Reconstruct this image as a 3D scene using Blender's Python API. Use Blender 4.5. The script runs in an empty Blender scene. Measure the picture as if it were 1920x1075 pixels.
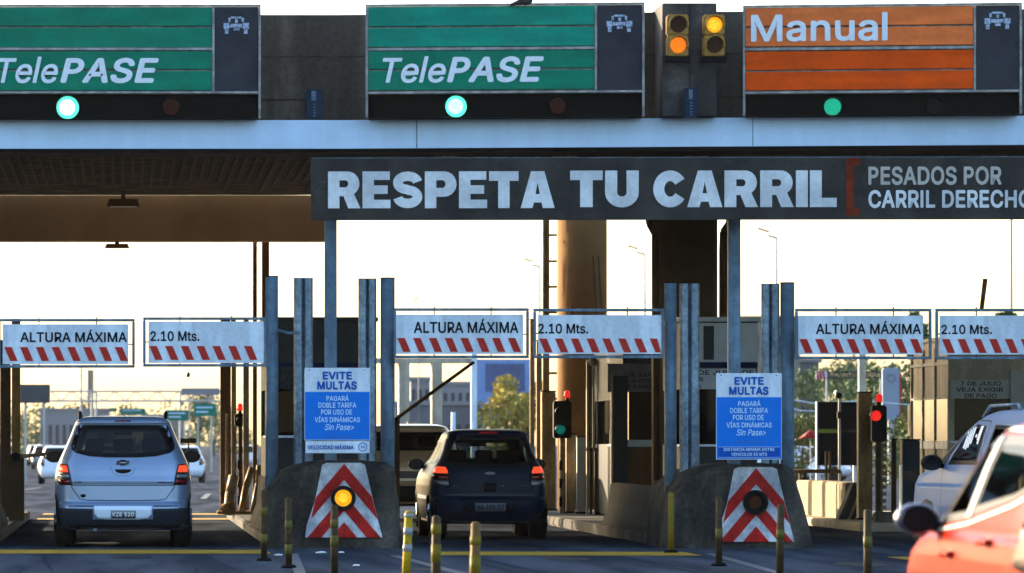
import bpy, bmesh, math, random
from mathutils import Vector, Matrix
R = math.radians
random.seed(7)
S = bpy.context.scene
COL = S.collection
# ------------------------------------------------------------------ camera, world, sun, exposure
F, VX, VY, H = 9000.0, 232.0, 832.0, 1.31          # telephoto camera 60 m in front of the toll islands
cd = bpy.data.cameras.new('camera'); cam = bpy.data.objects.new('camera', cd); COL.objects.link(cam)
cam.location = (0, 0, H); cam.rotation_euler = (R(90), 0, 0)
cd.sensor_width = 36; cd.lens = F / 1920 * 36
cd.shift_x = (960 - VX) / 1920; cd.shift_y = (VY - 537.5) / 1920
cd.clip_start = 1; cd.clip_end = 5000
cd.dof.use_dof = True; cd.dof.focus_distance = 61; cd.dof.aperture_fstop = 4.5
S.camera = cam
SUN_EL, SUN_AZ = 14.0, -43.0                        # azimuth from +Y, negative = to the left
w = bpy.data.worlds.new('World'); S.world = w; w.use_nodes = True
nt = w.node_tree; bg = nt.nodes['Background']
sky = nt.nodes.new('ShaderNodeTexSky'); sky.sky_type = 'NISHITA'; sky.sun_disc = False
sky.sun_elevation = R(SUN_EL); sky.sun_rotation = R(SUN_AZ)
sky.air_density = 1.0; sky.dust_density = 3.0; sky.ozone_density = 2.2
nt.links.new(sky.outputs[0], bg.inputs[0]); bg.inputs[1].default_value = 0.15
sl = bpy.data.lights.new('sun', 'SUN'); sl.energy = 4.5; sl.angle = R(0.5); sl.color = (1, 0.80, 0.55)
so = bpy.data.objects.new('sun', sl); COL.objects.link(so)
d = Vector((math.sin(R(SUN_AZ)) * math.cos(R(SUN_EL)), math.cos(R(SUN_AZ)) * math.cos(R(SUN_EL)), math.sin(R(SUN_EL))))
so.rotation_euler = (-d).to_track_quat('-Z', 'Y').to_euler(); so.location = d * 200
S.view_settings.view_transform = 'Standard'; S.view_settings.look = 'None'
S.view_settings.exposure = 2.35; S.view_settings.gamma = 1; S.view_settings.use_curve_mapping = False
S.cycles.max_bounces = 6; S.cycles.transparent_max_bounces = 16; S.cycles.volume_bounces = 0
S.cycles.sample_clamp_indirect = 4

def W(px, py, Y): return Vector(((px - VX) * Y / F, Y, H - (py - VY) * Y / F))
def gz(Y): return -0.3 * min(max((Y - 90) / 100, 0), 1)       # the road falls a little beyond the plaza
def yb(py): return H * F / (py - VY)                          # distance of a ground point

# ------------------------------------------------------------------ materials
MATS = {}; ALB = 0.42
RAW = {'fascia_paint': (.54, .70, .87), 'green_board': (0, .22, .125), 'green_board_faded': (0, .29, .19), 'orange_board': (.82, .085, .002), 'orange_board_faded': (.86, .19, .045),
 'banner_sheet': (.055, .052, .046), 'banner_letter': (.70, .73, .74), 'grey_letter': (.44, .41, .36), 'white_panel': (.66, .76, .84), 'white_vinyl': (.72, .76, .80), 'white_reflective': (.66, .70, .74), 'concrete_beam': (.115, .100, .078),
 'weathered_concrete': (.092, .082, .066), 'ceiling_sheet': (.050, .041, .028), 'beam_paint': (.34, .24, .13), 'beige_paint': (.62, .47, .30), 'dark_navy_paint': (.004, .010, .024), 'green_leaf': (.13, .17, .07), 'led_panel': (.016, .017, .021), 'booth_grey': (.36, .37, .36), 'galvanised_steel': (.29, .39, .47), 'grey_steel_paint': (.15, .235, .31), 'blue_sign': (0, .15, .62), 'dark_blue_sign': (0, .06, .36), 'pale_blue_letter': (.45, .68, .86), 'blue_letter': (0, .08, .40),
 'silver_blue_paint': (.18, .25, .37), 'pale_paint': (.58, .68, .80), 'pale_blue_van_paint': (.105, .165, .27), 'red_reflective': (.52, .02, .015), 'red_vinyl': (.42, .03, .022), 'yellow_road_paint': (.42, .25, .02), 'red_paint': (.21, .009, .002), 'pale_pillar': (.5, .46, .38),
 'bollard_yellow': (.50, .33, .01), 'golden_leaf': (.46, .34, .05), 'billboard_blue': (.13, .25, .50), 'cream_wall': (.46, .40, .30), 'signal_yellow': (.36, .20, .05), 'led_symbol': (.40, .48, .62), 'warm_concrete': (.18, .092, .030), 'booth_dark': (.030, .032, .033), 'tan_metal': (.46, .34, .19), 'ochre_metal': (.42, .28, .11), 'brown_metal': (.075, .045, .024), 'kerb_concrete': (.42, .36, .26), 'dark_blue_grey_plastic': (.012, .017, .025), 'white_paint': (.6, .66, .74), 'sign_frame_paint': (.40, .39, .37)}
def mat(name, col, rough=0.6, metal=0.0, var=0.0, scale=4.0, bump=0.0, bscale=60.0, col2=None, emit=0.0, coat=0.0, stretch=(1, 1, 1), spec=None):
    if name in MATS: return MATS[name]
    if name in RAW: col = RAW[name]
    elif not emit: col = tuple(c * ALB for c in col); col2 = col2 and tuple(c * ALB for c in col2)
    m = bpy.data.materials.new(name); m.use_nodes = True; MATS[name] = m
    n = m.node_tree.nodes; l = m.node_tree.links; b = n['Principled BSDF']
    b.inputs['Base Color'].default_value = (*col, 1); b.inputs['Roughness'].default_value = rough
    b.inputs['Metallic'].default_value = metal
    b.inputs['Specular IOR Level'].default_value = spec if spec is not None else (.5 if coat or rough < .2 else .08)
    if coat: b.inputs['Coat Weight'].default_value = coat; b.inputs['Coat Roughness'].default_value = 0.05
    if emit:
        b.inputs['Emission Color'].default_value = (*col, 1); b.inputs['Emission Strength'].default_value = emit * .17; b.inputs['Base Color'].default_value = (*[c * .25 for c in col], 1)
        if name.startswith(('green', 'amber', 'orange', 'red')):
            tv = n.new('ShaderNodeTexCoord'); vo = n.new('ShaderNodeTexVoronoi'); vo.inputs['Scale'].default_value = 48; vr = n.new('ShaderNodeMapRange')
            vr.inputs['From Max'].default_value = .6; vr.inputs['To Min'].default_value = emit * .17 * 1.35; vr.inputs['To Max'].default_value = emit * .17 * .55
            l.new(tv.outputs['Object'], vo.inputs['Vector']); l.new(vo.outputs['Distance'], vr.inputs['Value']); l.new(vr.outputs[0], b.inputs['Emission Strength'])
    if var or bump:
        tc = n.new('ShaderNodeTexCoord'); mp = n.new('ShaderNodeMapping'); mp.inputs['Scale'].default_value = stretch
        l.new(tc.outputs['Object'], mp.inputs[0])
    if var:
        no = n.new('ShaderNodeTexNoise'); no.inputs['Scale'].default_value = scale; no.inputs['Detail'].default_value = 7; no.inputs['Roughness'].default_value = 0.65
        l.new(mp.outputs[0], no.inputs['Vector'])
        cr = n.new('ShaderNodeValToRGB')
        c2 = col2 or tuple(c * (1 - var) for c in col)
        c1 = tuple(min(1, c * (1 + var * 0.35)) for c in col)
        cr.color_ramp.elements[0].position = 0.33; cr.color_ramp.elements[1].position = 0.68
        cr.color_ramp.elements[0].color = (*c2, 1); cr.color_ramp.elements[1].color = (*c1, 1)
        l.new(no.outputs['Fac'], cr.inputs[0]); l.new(cr.outputs[0], b.inputs['Base Color'])
        mr = n.new('ShaderNodeMapRange'); mr.inputs['To Min'].default_value = max(0.05, rough - 0.12); mr.inputs['To Max'].default_value = min(1, rough + 0.12)
        l.new(no.outputs['Fac'], mr.inputs['Value']); l.new(mr.outputs[0], b.inputs['Roughness'])
    if bump:
        nb = n.new('ShaderNodeTexNoise'); nb.inputs['Scale'].default_value = bscale; nb.inputs['Detail'].default_value = 5
        l.new(mp.outputs[0], nb.inputs['Vector'])
        bp = n.new('ShaderNodeBump'); bp.inputs['Strength'].default_value = bump; bp.inputs['Distance'].default_value = 0.02
        l.new(nb.outputs['Fac'], bp.inputs['Height']); l.new(bp.outputs[0], b.inputs['Normal'])
    return m
def dirt(m, amt=.6, sc=(2.5, 2.5, .5), scale=2.0, fine=18):
    n = m.node_tree.nodes; l = m.node_tree.links; b = n['Principled BSDF']; src_ = b.inputs['Base Color'].links[0].from_socket
    tc = n.new('ShaderNodeTexCoord'); cur = src_
    for s_, k, st, lo, hi in ((sc, scale, amt, .42, .62), ((1, 1, 1), fine, amt * .5, .35, .6)):
        mp = n.new('ShaderNodeMapping'); mp.inputs['Scale'].default_value = s_; no = n.new('ShaderNodeTexNoise'); no.inputs['Scale'].default_value = k; no.inputs['Detail'].default_value = 6
        l.new(tc.outputs['Object'], mp.inputs[0]); l.new(mp.outputs[0], no.inputs['Vector'])
        cr = n.new('ShaderNodeValToRGB'); cr.color_ramp.elements[0].position = lo; cr.color_ramp.elements[1].position = hi
        cr.color_ramp.elements[0].color = (1 - st, 1 - st, 1 - st * .95, 1); l.new(no.outputs['Fac'], cr.inputs[0])
        mx = n.new('ShaderNodeMix'); mx.data_type = 'RGBA'; mx.blend_type = 'MULTIPLY'; mx.inputs[0].default_value = 1
        l.new(cur, mx.inputs[6]); l.new(cr.outputs[0], mx.inputs[7]); cur = mx.outputs[2]
    l.new(cur, b.inputs['Base Color'])
def glass(name, tint, ior=1.35):
    if name in MATS: return MATS[name]
    m = bpy.data.materials.new(name); m.use_nodes = True; MATS[name] = m
    n = m.node_tree.nodes; l = m.node_tree.links
    for x in list(n): n.remove(x)
    o = n.new('ShaderNodeOutputMaterial'); mx = n.new('ShaderNodeMixShader'); t = n.new('ShaderNodeBsdfTransparent'); g = n.new('ShaderNodeBsdfGlossy')
    lw = n.new('ShaderNodeLayerWeight'); lw.inputs[0].default_value = .5; pw = n.new('ShaderNodeMath'); pw.operation = 'POWER'; pw.inputs[1].default_value = 4; l.new(lw.outputs['Facing'], pw.inputs[0]); fr = n.new('ShaderNodeMath'); fr.operation = 'MULTIPLY_ADD'; fr.inputs[1].default_value = .28; fr.inputs[2].default_value = .03; l.new(pw.outputs[0], fr.inputs[0])
    t.inputs[0].default_value = (*tint, 1); g.inputs['Roughness'].default_value = 0.03
    l.new(fr.outputs[0], mx.inputs[0]); l.new(t.outputs[0], mx.inputs[1]); l.new(g.outputs[0], mx.inputs[2]); l.new(mx.outputs[0], o.inputs[0])
    return m
def asphalt():
    m = bpy.data.materials.new('asphalt'); m.use_nodes = True
    n = m.node_tree.nodes; l = m.node_tree.links; b = n['Principled BSDF']
    tc = n.new('ShaderNodeTexCoord')
    mp = n.new('ShaderNodeMapping'); mp.inputs['Scale'].default_value = (1.6, 0.12, 1); l.new(tc.outputs['Object'], mp.inputs[0])
    a = n.new('ShaderNodeTexNoise'); a.inputs['Scale'].default_value = 1.0; a.inputs['Detail'].default_value = 6; l.new(mp.outputs[0], a.inputs['Vector'])
    f = n.new('ShaderNodeTexNoise'); f.inputs['Scale'].default_value = 55; f.inputs['Detail'].default_value = 3; l.new(tc.outputs['Object'], f.inputs['Vector'])
    cr = n.new('ShaderNodeValToRGB'); cr.color_ramp.elements[0].position = 0.38; cr.color_ramp.elements[1].position = 0.62
    cr.color_ramp.elements[0].color = (0.028, 0.034, 0.044, 1); cr.color_ramp.elements[1].color = (0.060, 0.070, 0.087, 1)
    l.new(a.outputs['Fac'], cr.inputs[0])
    mx = n.new('ShaderNodeMix'); mx.data_type = 'RGBA'; mx.blend_type = 'OVERLAY'; mx.inputs[0].default_value = 0.6
    l.new(cr.outputs[0], mx.inputs[6]); l.new(f.outputs['Fac'], mx.inputs[7]); l.new(mx.outputs[2], b.inputs['Base Color'])
    b.inputs['Roughness'].default_value = 0.8; b.inputs['Specular IOR Level'].default_value = 0.0
    bp = n.new('ShaderNodeBump'); bp.inputs['Strength'].default_value = 0.5; bp.inputs['Distance'].default_value = 0.01
    l.new(f.outputs['Fac'], bp.inputs['Height']); l.new(bp.outputs[0], b.inputs['Normal'])
    return m

concrete = mat('concrete', (0.27, 0.255, 0.235), 0.9, var=0.45, scale=1.6, bump=0.25, bscale=14)
concrete_beam = mat('concrete_beam', (0.23, 0.22, 0.205), 0.9, var=0.30, scale=0.7, bump=0.2, bscale=10, stretch=(1, 1, 0.35))
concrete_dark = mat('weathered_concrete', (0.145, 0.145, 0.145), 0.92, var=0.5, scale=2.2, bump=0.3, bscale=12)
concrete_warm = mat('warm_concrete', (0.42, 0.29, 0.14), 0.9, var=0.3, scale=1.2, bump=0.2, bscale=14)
fascia_m = mat('fascia_paint', (0.60, 0.66, 0.74), 0.45, var=0.10, scale=0.8, stretch=(0.4, 1, 3))
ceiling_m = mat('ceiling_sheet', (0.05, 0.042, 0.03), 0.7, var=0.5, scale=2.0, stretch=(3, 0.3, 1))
beam_m = mat('beam_paint', (0.30, 0.235, 0.15), 0.75, var=0.25, scale=0.8)
galv = mat('galvanised_steel', (0.42, 0.47, 0.50), 0.50, 0.55, var=0.42, scale=9, bump=0.05, bscale=30)
steel_paint = mat('grey_steel_paint', (0.24, 0.30, 0.34), 0.5, 0.2, var=0.3, scale=6)
frame_m = mat('sign_frame_paint', (0.52, 0.51, 0.48), 0.5, 0.2, var=0.35, scale=8)
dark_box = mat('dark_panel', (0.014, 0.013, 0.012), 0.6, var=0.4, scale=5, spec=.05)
panel_black = mat('led_panel', (0.03, 0.03, 0.036), 0.5, var=0.5, scale=1.8, col2=(.040, .042, .052))
green_b = mat('green_board', (0.0, 0.19, 0.125), 0.5, var=0.14, scale=3)
green_b2 = mat('green_board_faded', (0.0, 0.25, 0.18), 0.5, var=0.12, scale=3)
orange_b = mat('orange_board', (0.72, 0.10, 0.004), 0.5, var=0.12, scale=3)
orange_b2 = mat('orange_board_faded', (0.86, 0.21, 0.05), 0.5, var=0.10, scale=3)
white_t = mat('white_vinyl', (0.72, 0.74, 0.76), 0.5, var=0.12, scale=9)
panel_white = mat('white_panel', (0.66, 0.70, 0.75), 0.42, var=0.10, scale=4)
black_t = mat('black_vinyl', (0.015, 0.025, 0.04), 0.5)
red_v = mat('red_vinyl', (0.42, 0.022, 0.02), 0.5, var=0.2, scale=10)
red_chev = mat('red_reflective', (0.55, 0.02, 0.018), 0.45, var=0.22, scale=9)
white_chev = mat('white_reflective', (0.68, 0.68, 0.70), 0.5, var=0.22, scale=6)
banner_m = mat('banner_sheet', (0.060, 0.062, 0.066), 0.6, var=0.25, scale=1.6, stretch=(0.5, 1, 3))
banner_txt = mat('banner_letter', (0.50, 0.54, 0.60), 0.55, var=0.10, scale=3)
grey_txt = mat('grey_letter', (0.36, 0.38, 0.40), 0.6, var=0.15, scale=4)
orange_red = mat('orange_red_vinyl', (0.42, 0.05, 0.015), 0.5, var=0.5, scale=5)
blue_s = mat('blue_sign', (0.0, 0.13, 0.60), 0.4, var=0.08, scale=5)
blue_d = mat('dark_blue_sign', (0.0, 0.07, 0.42), 0.4)
navy = mat('navy_stripe', (0.008, 0.012, 0.08), 0.5)
blue_txt = mat('blue_letter', (0.0, 0.09, 0.42), 0.5)
lblue_txt = mat('pale_blue_letter', (0.42, 0.62, 0.86), 0.5)
amber_on = mat('amber_lamp_lit', (1.0, 0.42, 0.01), 0.4, emit=1.6)
amber_hot = mat('amber_lamp_core', (1.0, 0.55, 0.03), 0.4, emit=1.9)
orange_on = mat('orange_lamp_lit', (1.0, 0.22, 0.01), 0.4, emit=1.6)
amber_off = mat('amber_lamp_off', (0.11, 0.035, 0.01), 0.25)
red_off = mat('red_lamp_off', (0.10, 0.010, 0.008), 0.2)
red_on = mat('red_lamp_lit', (1.0, 0.03, 0.02), 0.4, emit=1.3)
green_on = mat('green_lamp_lit', (0.10, 0.95, 0.60), 0.4, emit=2.4)
green_hot = mat('green_lamp_core', (0.55, 1.0, 0.88), 0.4, emit=2.2)
green_mid = mat('green_lamp_mid', (0.02, 0.62, 0.36), 0.4, emit=1.0)
green_dim = mat('green_lamp_dim', (0.0, 0.30, 0.22), 0.4, emit=0.6)
sig_yel = mat('signal_yellow', (0.46, 0.27, 0.07), 0.55, var=0.3, scale=8)
black_pl = mat('black_plastic', (0.012, 0.012, 0.013), 0.45)
rubber = mat('tyre_rubber', (0.012, 0.012, 0.012), 0.85)
tan_m = mat('tan_metal', (0.36, 0.27, 0.16), 0.5, 0.2, var=0.35, scale=5)
ochre_m = mat('ochre_metal', (0.30, 0.21, 0.09), 0.5, 0.2, var=0.35, scale=5)
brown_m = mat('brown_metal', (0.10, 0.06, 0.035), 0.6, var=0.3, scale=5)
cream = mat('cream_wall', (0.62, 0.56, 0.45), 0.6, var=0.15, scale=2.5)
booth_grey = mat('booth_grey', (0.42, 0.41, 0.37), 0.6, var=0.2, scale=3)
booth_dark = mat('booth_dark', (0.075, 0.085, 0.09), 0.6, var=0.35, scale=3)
dark_glass = mat('dark_glass', (0.008, 0.010, 0.012), 0.08)
wood = mat('orange_brown_door', (0.20, 0.095, 0.035), 0.5, var=0.3, scale=4, stretch=(3, 3, 0.4))
poll_y = mat('bollard_yellow', (0.50, 0.32, 0.02), 0.6, var=0.45, scale=14)
poll_b = mat('bollard_brown', (0.17, 0.115, 0.055), 0.65, var=0.35, scale=12)
poll_w = mat('reflective_band', (0.66, 0.66, 0.66), 0.4, var=0.3, scale=20)
rust = mat('rusty_steel', (0.22, 0.075, 0.03), 0.8, var=0.5, scale=16)
yellow_line = mat('yellow_road_paint', (0.42, 0.27, 0.02), 0.7, var=0.55, scale=6)
white_line = mat('white_road_paint', (0.30, 0.31, 0.33), 0.7, var=0.55, scale=4)
leaf_y = mat('golden_leaf', (0.20, 0.15, 0.02), 0.7, var=0.6, scale=1.2, col2=(0.06, 0.08, 0.015))
leaf_g = mat('green_leaf', (0.09, 0.12, 0.03), 0.7, var=0.6, scale=0.8, col2=(0.03, 0.055, 0.018))  # green lightened so the distance haze is partly in the leaf colour
bark = mat('bark', (0.08, 0.055, 0.035), 0.9, var=0.3)
skin_grey = mat('pale_building', (0.42, 0.45, 0.50), 0.8, var=0.1, scale=0.3)
skin_tan = mat('tan_building', (0.40, 0.38, 0.34), 0.8, var=0.1, scale=0.3)
win_far = mat('far_window', (0.08, 0.10, 0.13), 0.3)

for m_, a_, s_ in ((concrete, .5, (1, 1, .6)), (concrete_beam, .45, (1.5, 1.5, .18)), (concrete_dark, .6, (1.2, 1.2, .5)), (fascia_m, .07, (2, 2, .3)), (banner_m, .4, (1, 1, .5)), (banner_txt, .25, (1, 1, 1)), (panel_white, .22, (3, 3, .5)), (white_chev, .5, (1.5, 1.5, 1)),
                   (red_chev, .4, (2, 2, 1)), (green_b, .2, (.5, 1, 3)), (green_b2, .25, (.5, 1, 3)), (orange_b, .2, (.5, 1, 3)), (orange_b2, .2, (.5, 1, 3)), (galv, .4, (3, 3, .6)), (steel_paint, .35, (3, 3, .5)), (tan_m, .5, (3, 3, .6)), (ochre_m, .5, (3, 3, .6)), (cream, .35, (1.5, 1.5, .4)), (frame_m, .4, (3, 3, 3)), (poll_b, .4, (3, 3, 3)), (poll_y, .4, (3, 3, 3))): dirt(m_, a_, s_)
# ------------------------------------------------------------------ builders
class MB:
    def __init__(s): s.bm = bmesh.new()
    def box(s, x0, x1, y0, y1, z0, z1, M=None):
        vs = [s.bm.verts.new((x, y, z)) for x in (x0, x1) for y in (y0, y1) for z in (z0, z1)]
        for q in ((0, 1, 3, 2), (4, 6, 7, 5), (0, 4, 5, 1), (2, 3, 7, 6), (0, 2, 6, 4), (1, 5, 7, 3)):
            s.bm.faces.new([vs[i] for i in q])
        if M: bmesh.ops.transform(s.bm, matrix=M, verts=vs)
        return vs
    def prism(s, pts, y0, y1):                      # pts in (x,z), extruded in y
        a = [s.bm.verts.new((x, y0, z)) for x, z in pts]; b = [s.bm.verts.new((x, y1, z)) for x, z in pts]
        n = len(pts); s.bm.faces.new(a); s.bm.faces.new(b[::-1])
        for i in range(n): s.bm.faces.new((a[i], b[i], b[(i + 1) % n], a[(i + 1) % n]))
    def vprism(s, pts, z0, z1):                     # pts in (x,y), extruded in z
        a = [s.bm.verts.new((x, y, z0)) for x, y in pts]; b = [s.bm.verts.new((x, y, z1)) for x, y in pts]
        n = len(pts); s.bm.faces.new(a); s.bm.faces.new(b[::-1])
        for i in range(n): s.bm.faces.new((a[i], b[i], b[(i + 1) % n], a[(i + 1) % n]))
    def tube(s, p0, p1, r, n=10, r1=None):
        p0 = Vector(p0); p1 = Vector(p1); r1 = r if r1 is None else r1; ax = (p1 - p0).normalized()
        u = ax.orthogonal().normalized(); v = ax.cross(u)
        A = [s.bm.verts.new(p0 + (u * math.cos(t) + v * math.sin(t)) * r) for t in [2 * math.pi * i / n for i in range(n)]]
        B = [s.bm.verts.new(p1 + (u * math.cos(t) + v * math.sin(t)) * r1) for t in [2 * math.pi * i / n for i in range(n)]]
        for i in range(n):
            f = s.bm.faces.new((A[i], A[(i + 1) % n], B[(i + 1) % n], B[i])); f.smooth = n > 6
        s.bm.faces.new(A[::-1]); s.bm.faces.new(B)
    def path(s, pts, r, n=8):
        for a, b in zip(pts, pts[1:]): s.tube(a, b, r, n)
        for p in pts[1:-1]: s.ball(p, r, 6)
    def disc(s, x, y, z, r, d, n=24): s.tube((x, y, z), (x, y + d, z), r, n)
    def ball(s, c, r, n=10, sc=(1, 1, 1)):
        g = bmesh.ops.create_uvsphere(s.bm, u_segments=n, v_segments=max(4, n // 2 + 1), radius=r)
        bmesh.ops.scale(s.bm, vec=sc, verts=g['verts']); bmesh.ops.translate(s.bm, vec=Vector(c), verts=g['verts'])
        for v in g['verts']:
            for f in v.link_faces: f.smooth = True
    def ring(s, x, y, z, ro, ri, d, n=24, a0=0, a1=360):    # visor / annulus facing -y
        k = n; full = abs(a1 - a0) >= 360
        A = [[s.bm.verts.new((x + rr * math.cos(t), yy, z + rr * math.sin(t))) for rr, yy in ((ro, y), (ri, y), (ri, y + d), (ro, y + d))]
             for t in [R(a0 + (a1 - a0) * i / k) for i in range(k if full else k + 1)]]
        for i in range(k):
            a = A[i]; b = A[(i + 1) % len(A)]
            for j in range(4): s.bm.faces.new((a[j], a[(j + 1) % 4], b[(j + 1) % 4], b[j]))
    def build(s, name, m, parent=None, bevel=0.0, smooth=False, label=None):
        bmesh.ops.recalc_face_normals(s.bm, faces=s.bm.faces)
        if bevel:
            es = [e for e in s.bm.edges if len(e.link_faces) == 2 and e.calc_face_angle(0) > 0.6]
            bmesh.ops.bevel(s.bm, geom=es, offset=bevel, segments=2, affect='EDGES', clamp_overlap=True)
        me = bpy.data.meshes.new(name); s.bm.to_mesh(me); s.bm.free()
        if smooth:
            for p in me.polygons: p.use_smooth = True
        o = bpy.data.objects.new(name, me); COL.objects.link(o)
        if m: me.materials.append(m)
        if parent: o.parent = parent
        if label: o['label'] = label
        return o
def thing(name, label, cat, loc=(0, 0, 0), rz=0.0, group=None):
    o = bpy.data.objects.new(name, None); o.empty_display_size = 0.2; COL.objects.link(o)
    o.location = loc; o.rotation_euler = (0, 0, rz); o['label'] = label; o['category'] = cat
    if group: o['group'] = group
    return o
def solo(o, label, cat, group=None):               # a single-mesh thing: origin to its base
    vs = [v.co for v in o.data.vertices]
    c = Vector(((min(v.x for v in vs) + max(v.x for v in vs)) / 2, (min(v.y for v in vs) + max(v.y for v in vs)) / 2, min(v.z for v in vs)))
    for v in o.data.vertices: v.co -= c
    o.location = c; o['label'] = label; o['category'] = cat
    if group: o['group'] = group
    return o
def struct(o): o['kind'] = 'structure'; return o
def dup(root, loc, rz=None, label=None):
    r = root.copy(); COL.objects.link(r); r.location = loc
    if rz is not None: r.rotation_euler = (0, 0, rz)
    if label: r['label'] = label
    for ch in list(root.children):
        c = ch.copy(); COL.objects.link(c); c.parent = r
        for g in list(ch.children):
            k = g.copy(); COL.objects.link(k); k.parent = c
    return r
def Lp(t, px, py, Y): return W(px, py, Y) - t.location
def pbox(mb, t, x0, y0, x1, y1, Y, dep):           # box whose front face (at distance Y) spans these photo measures
    a = Lp(t, x0, y1, Y); b = Lp(t, x1, y0, Y); mb.box(a.x, b.x, a.y, a.y + dep, a.z, b.z)
def inpoly(x, y, P):
    c = False; n = len(P)
    for i in range(n):
        x1, y1 = P[i]; x2, y2 = P[(i + 1) % n]
        if (y1 > y) != (y2 > y) and x < (x2 - x1) * (y - y1) / (y2 - y1) + x1: c = not c
    return c
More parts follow.
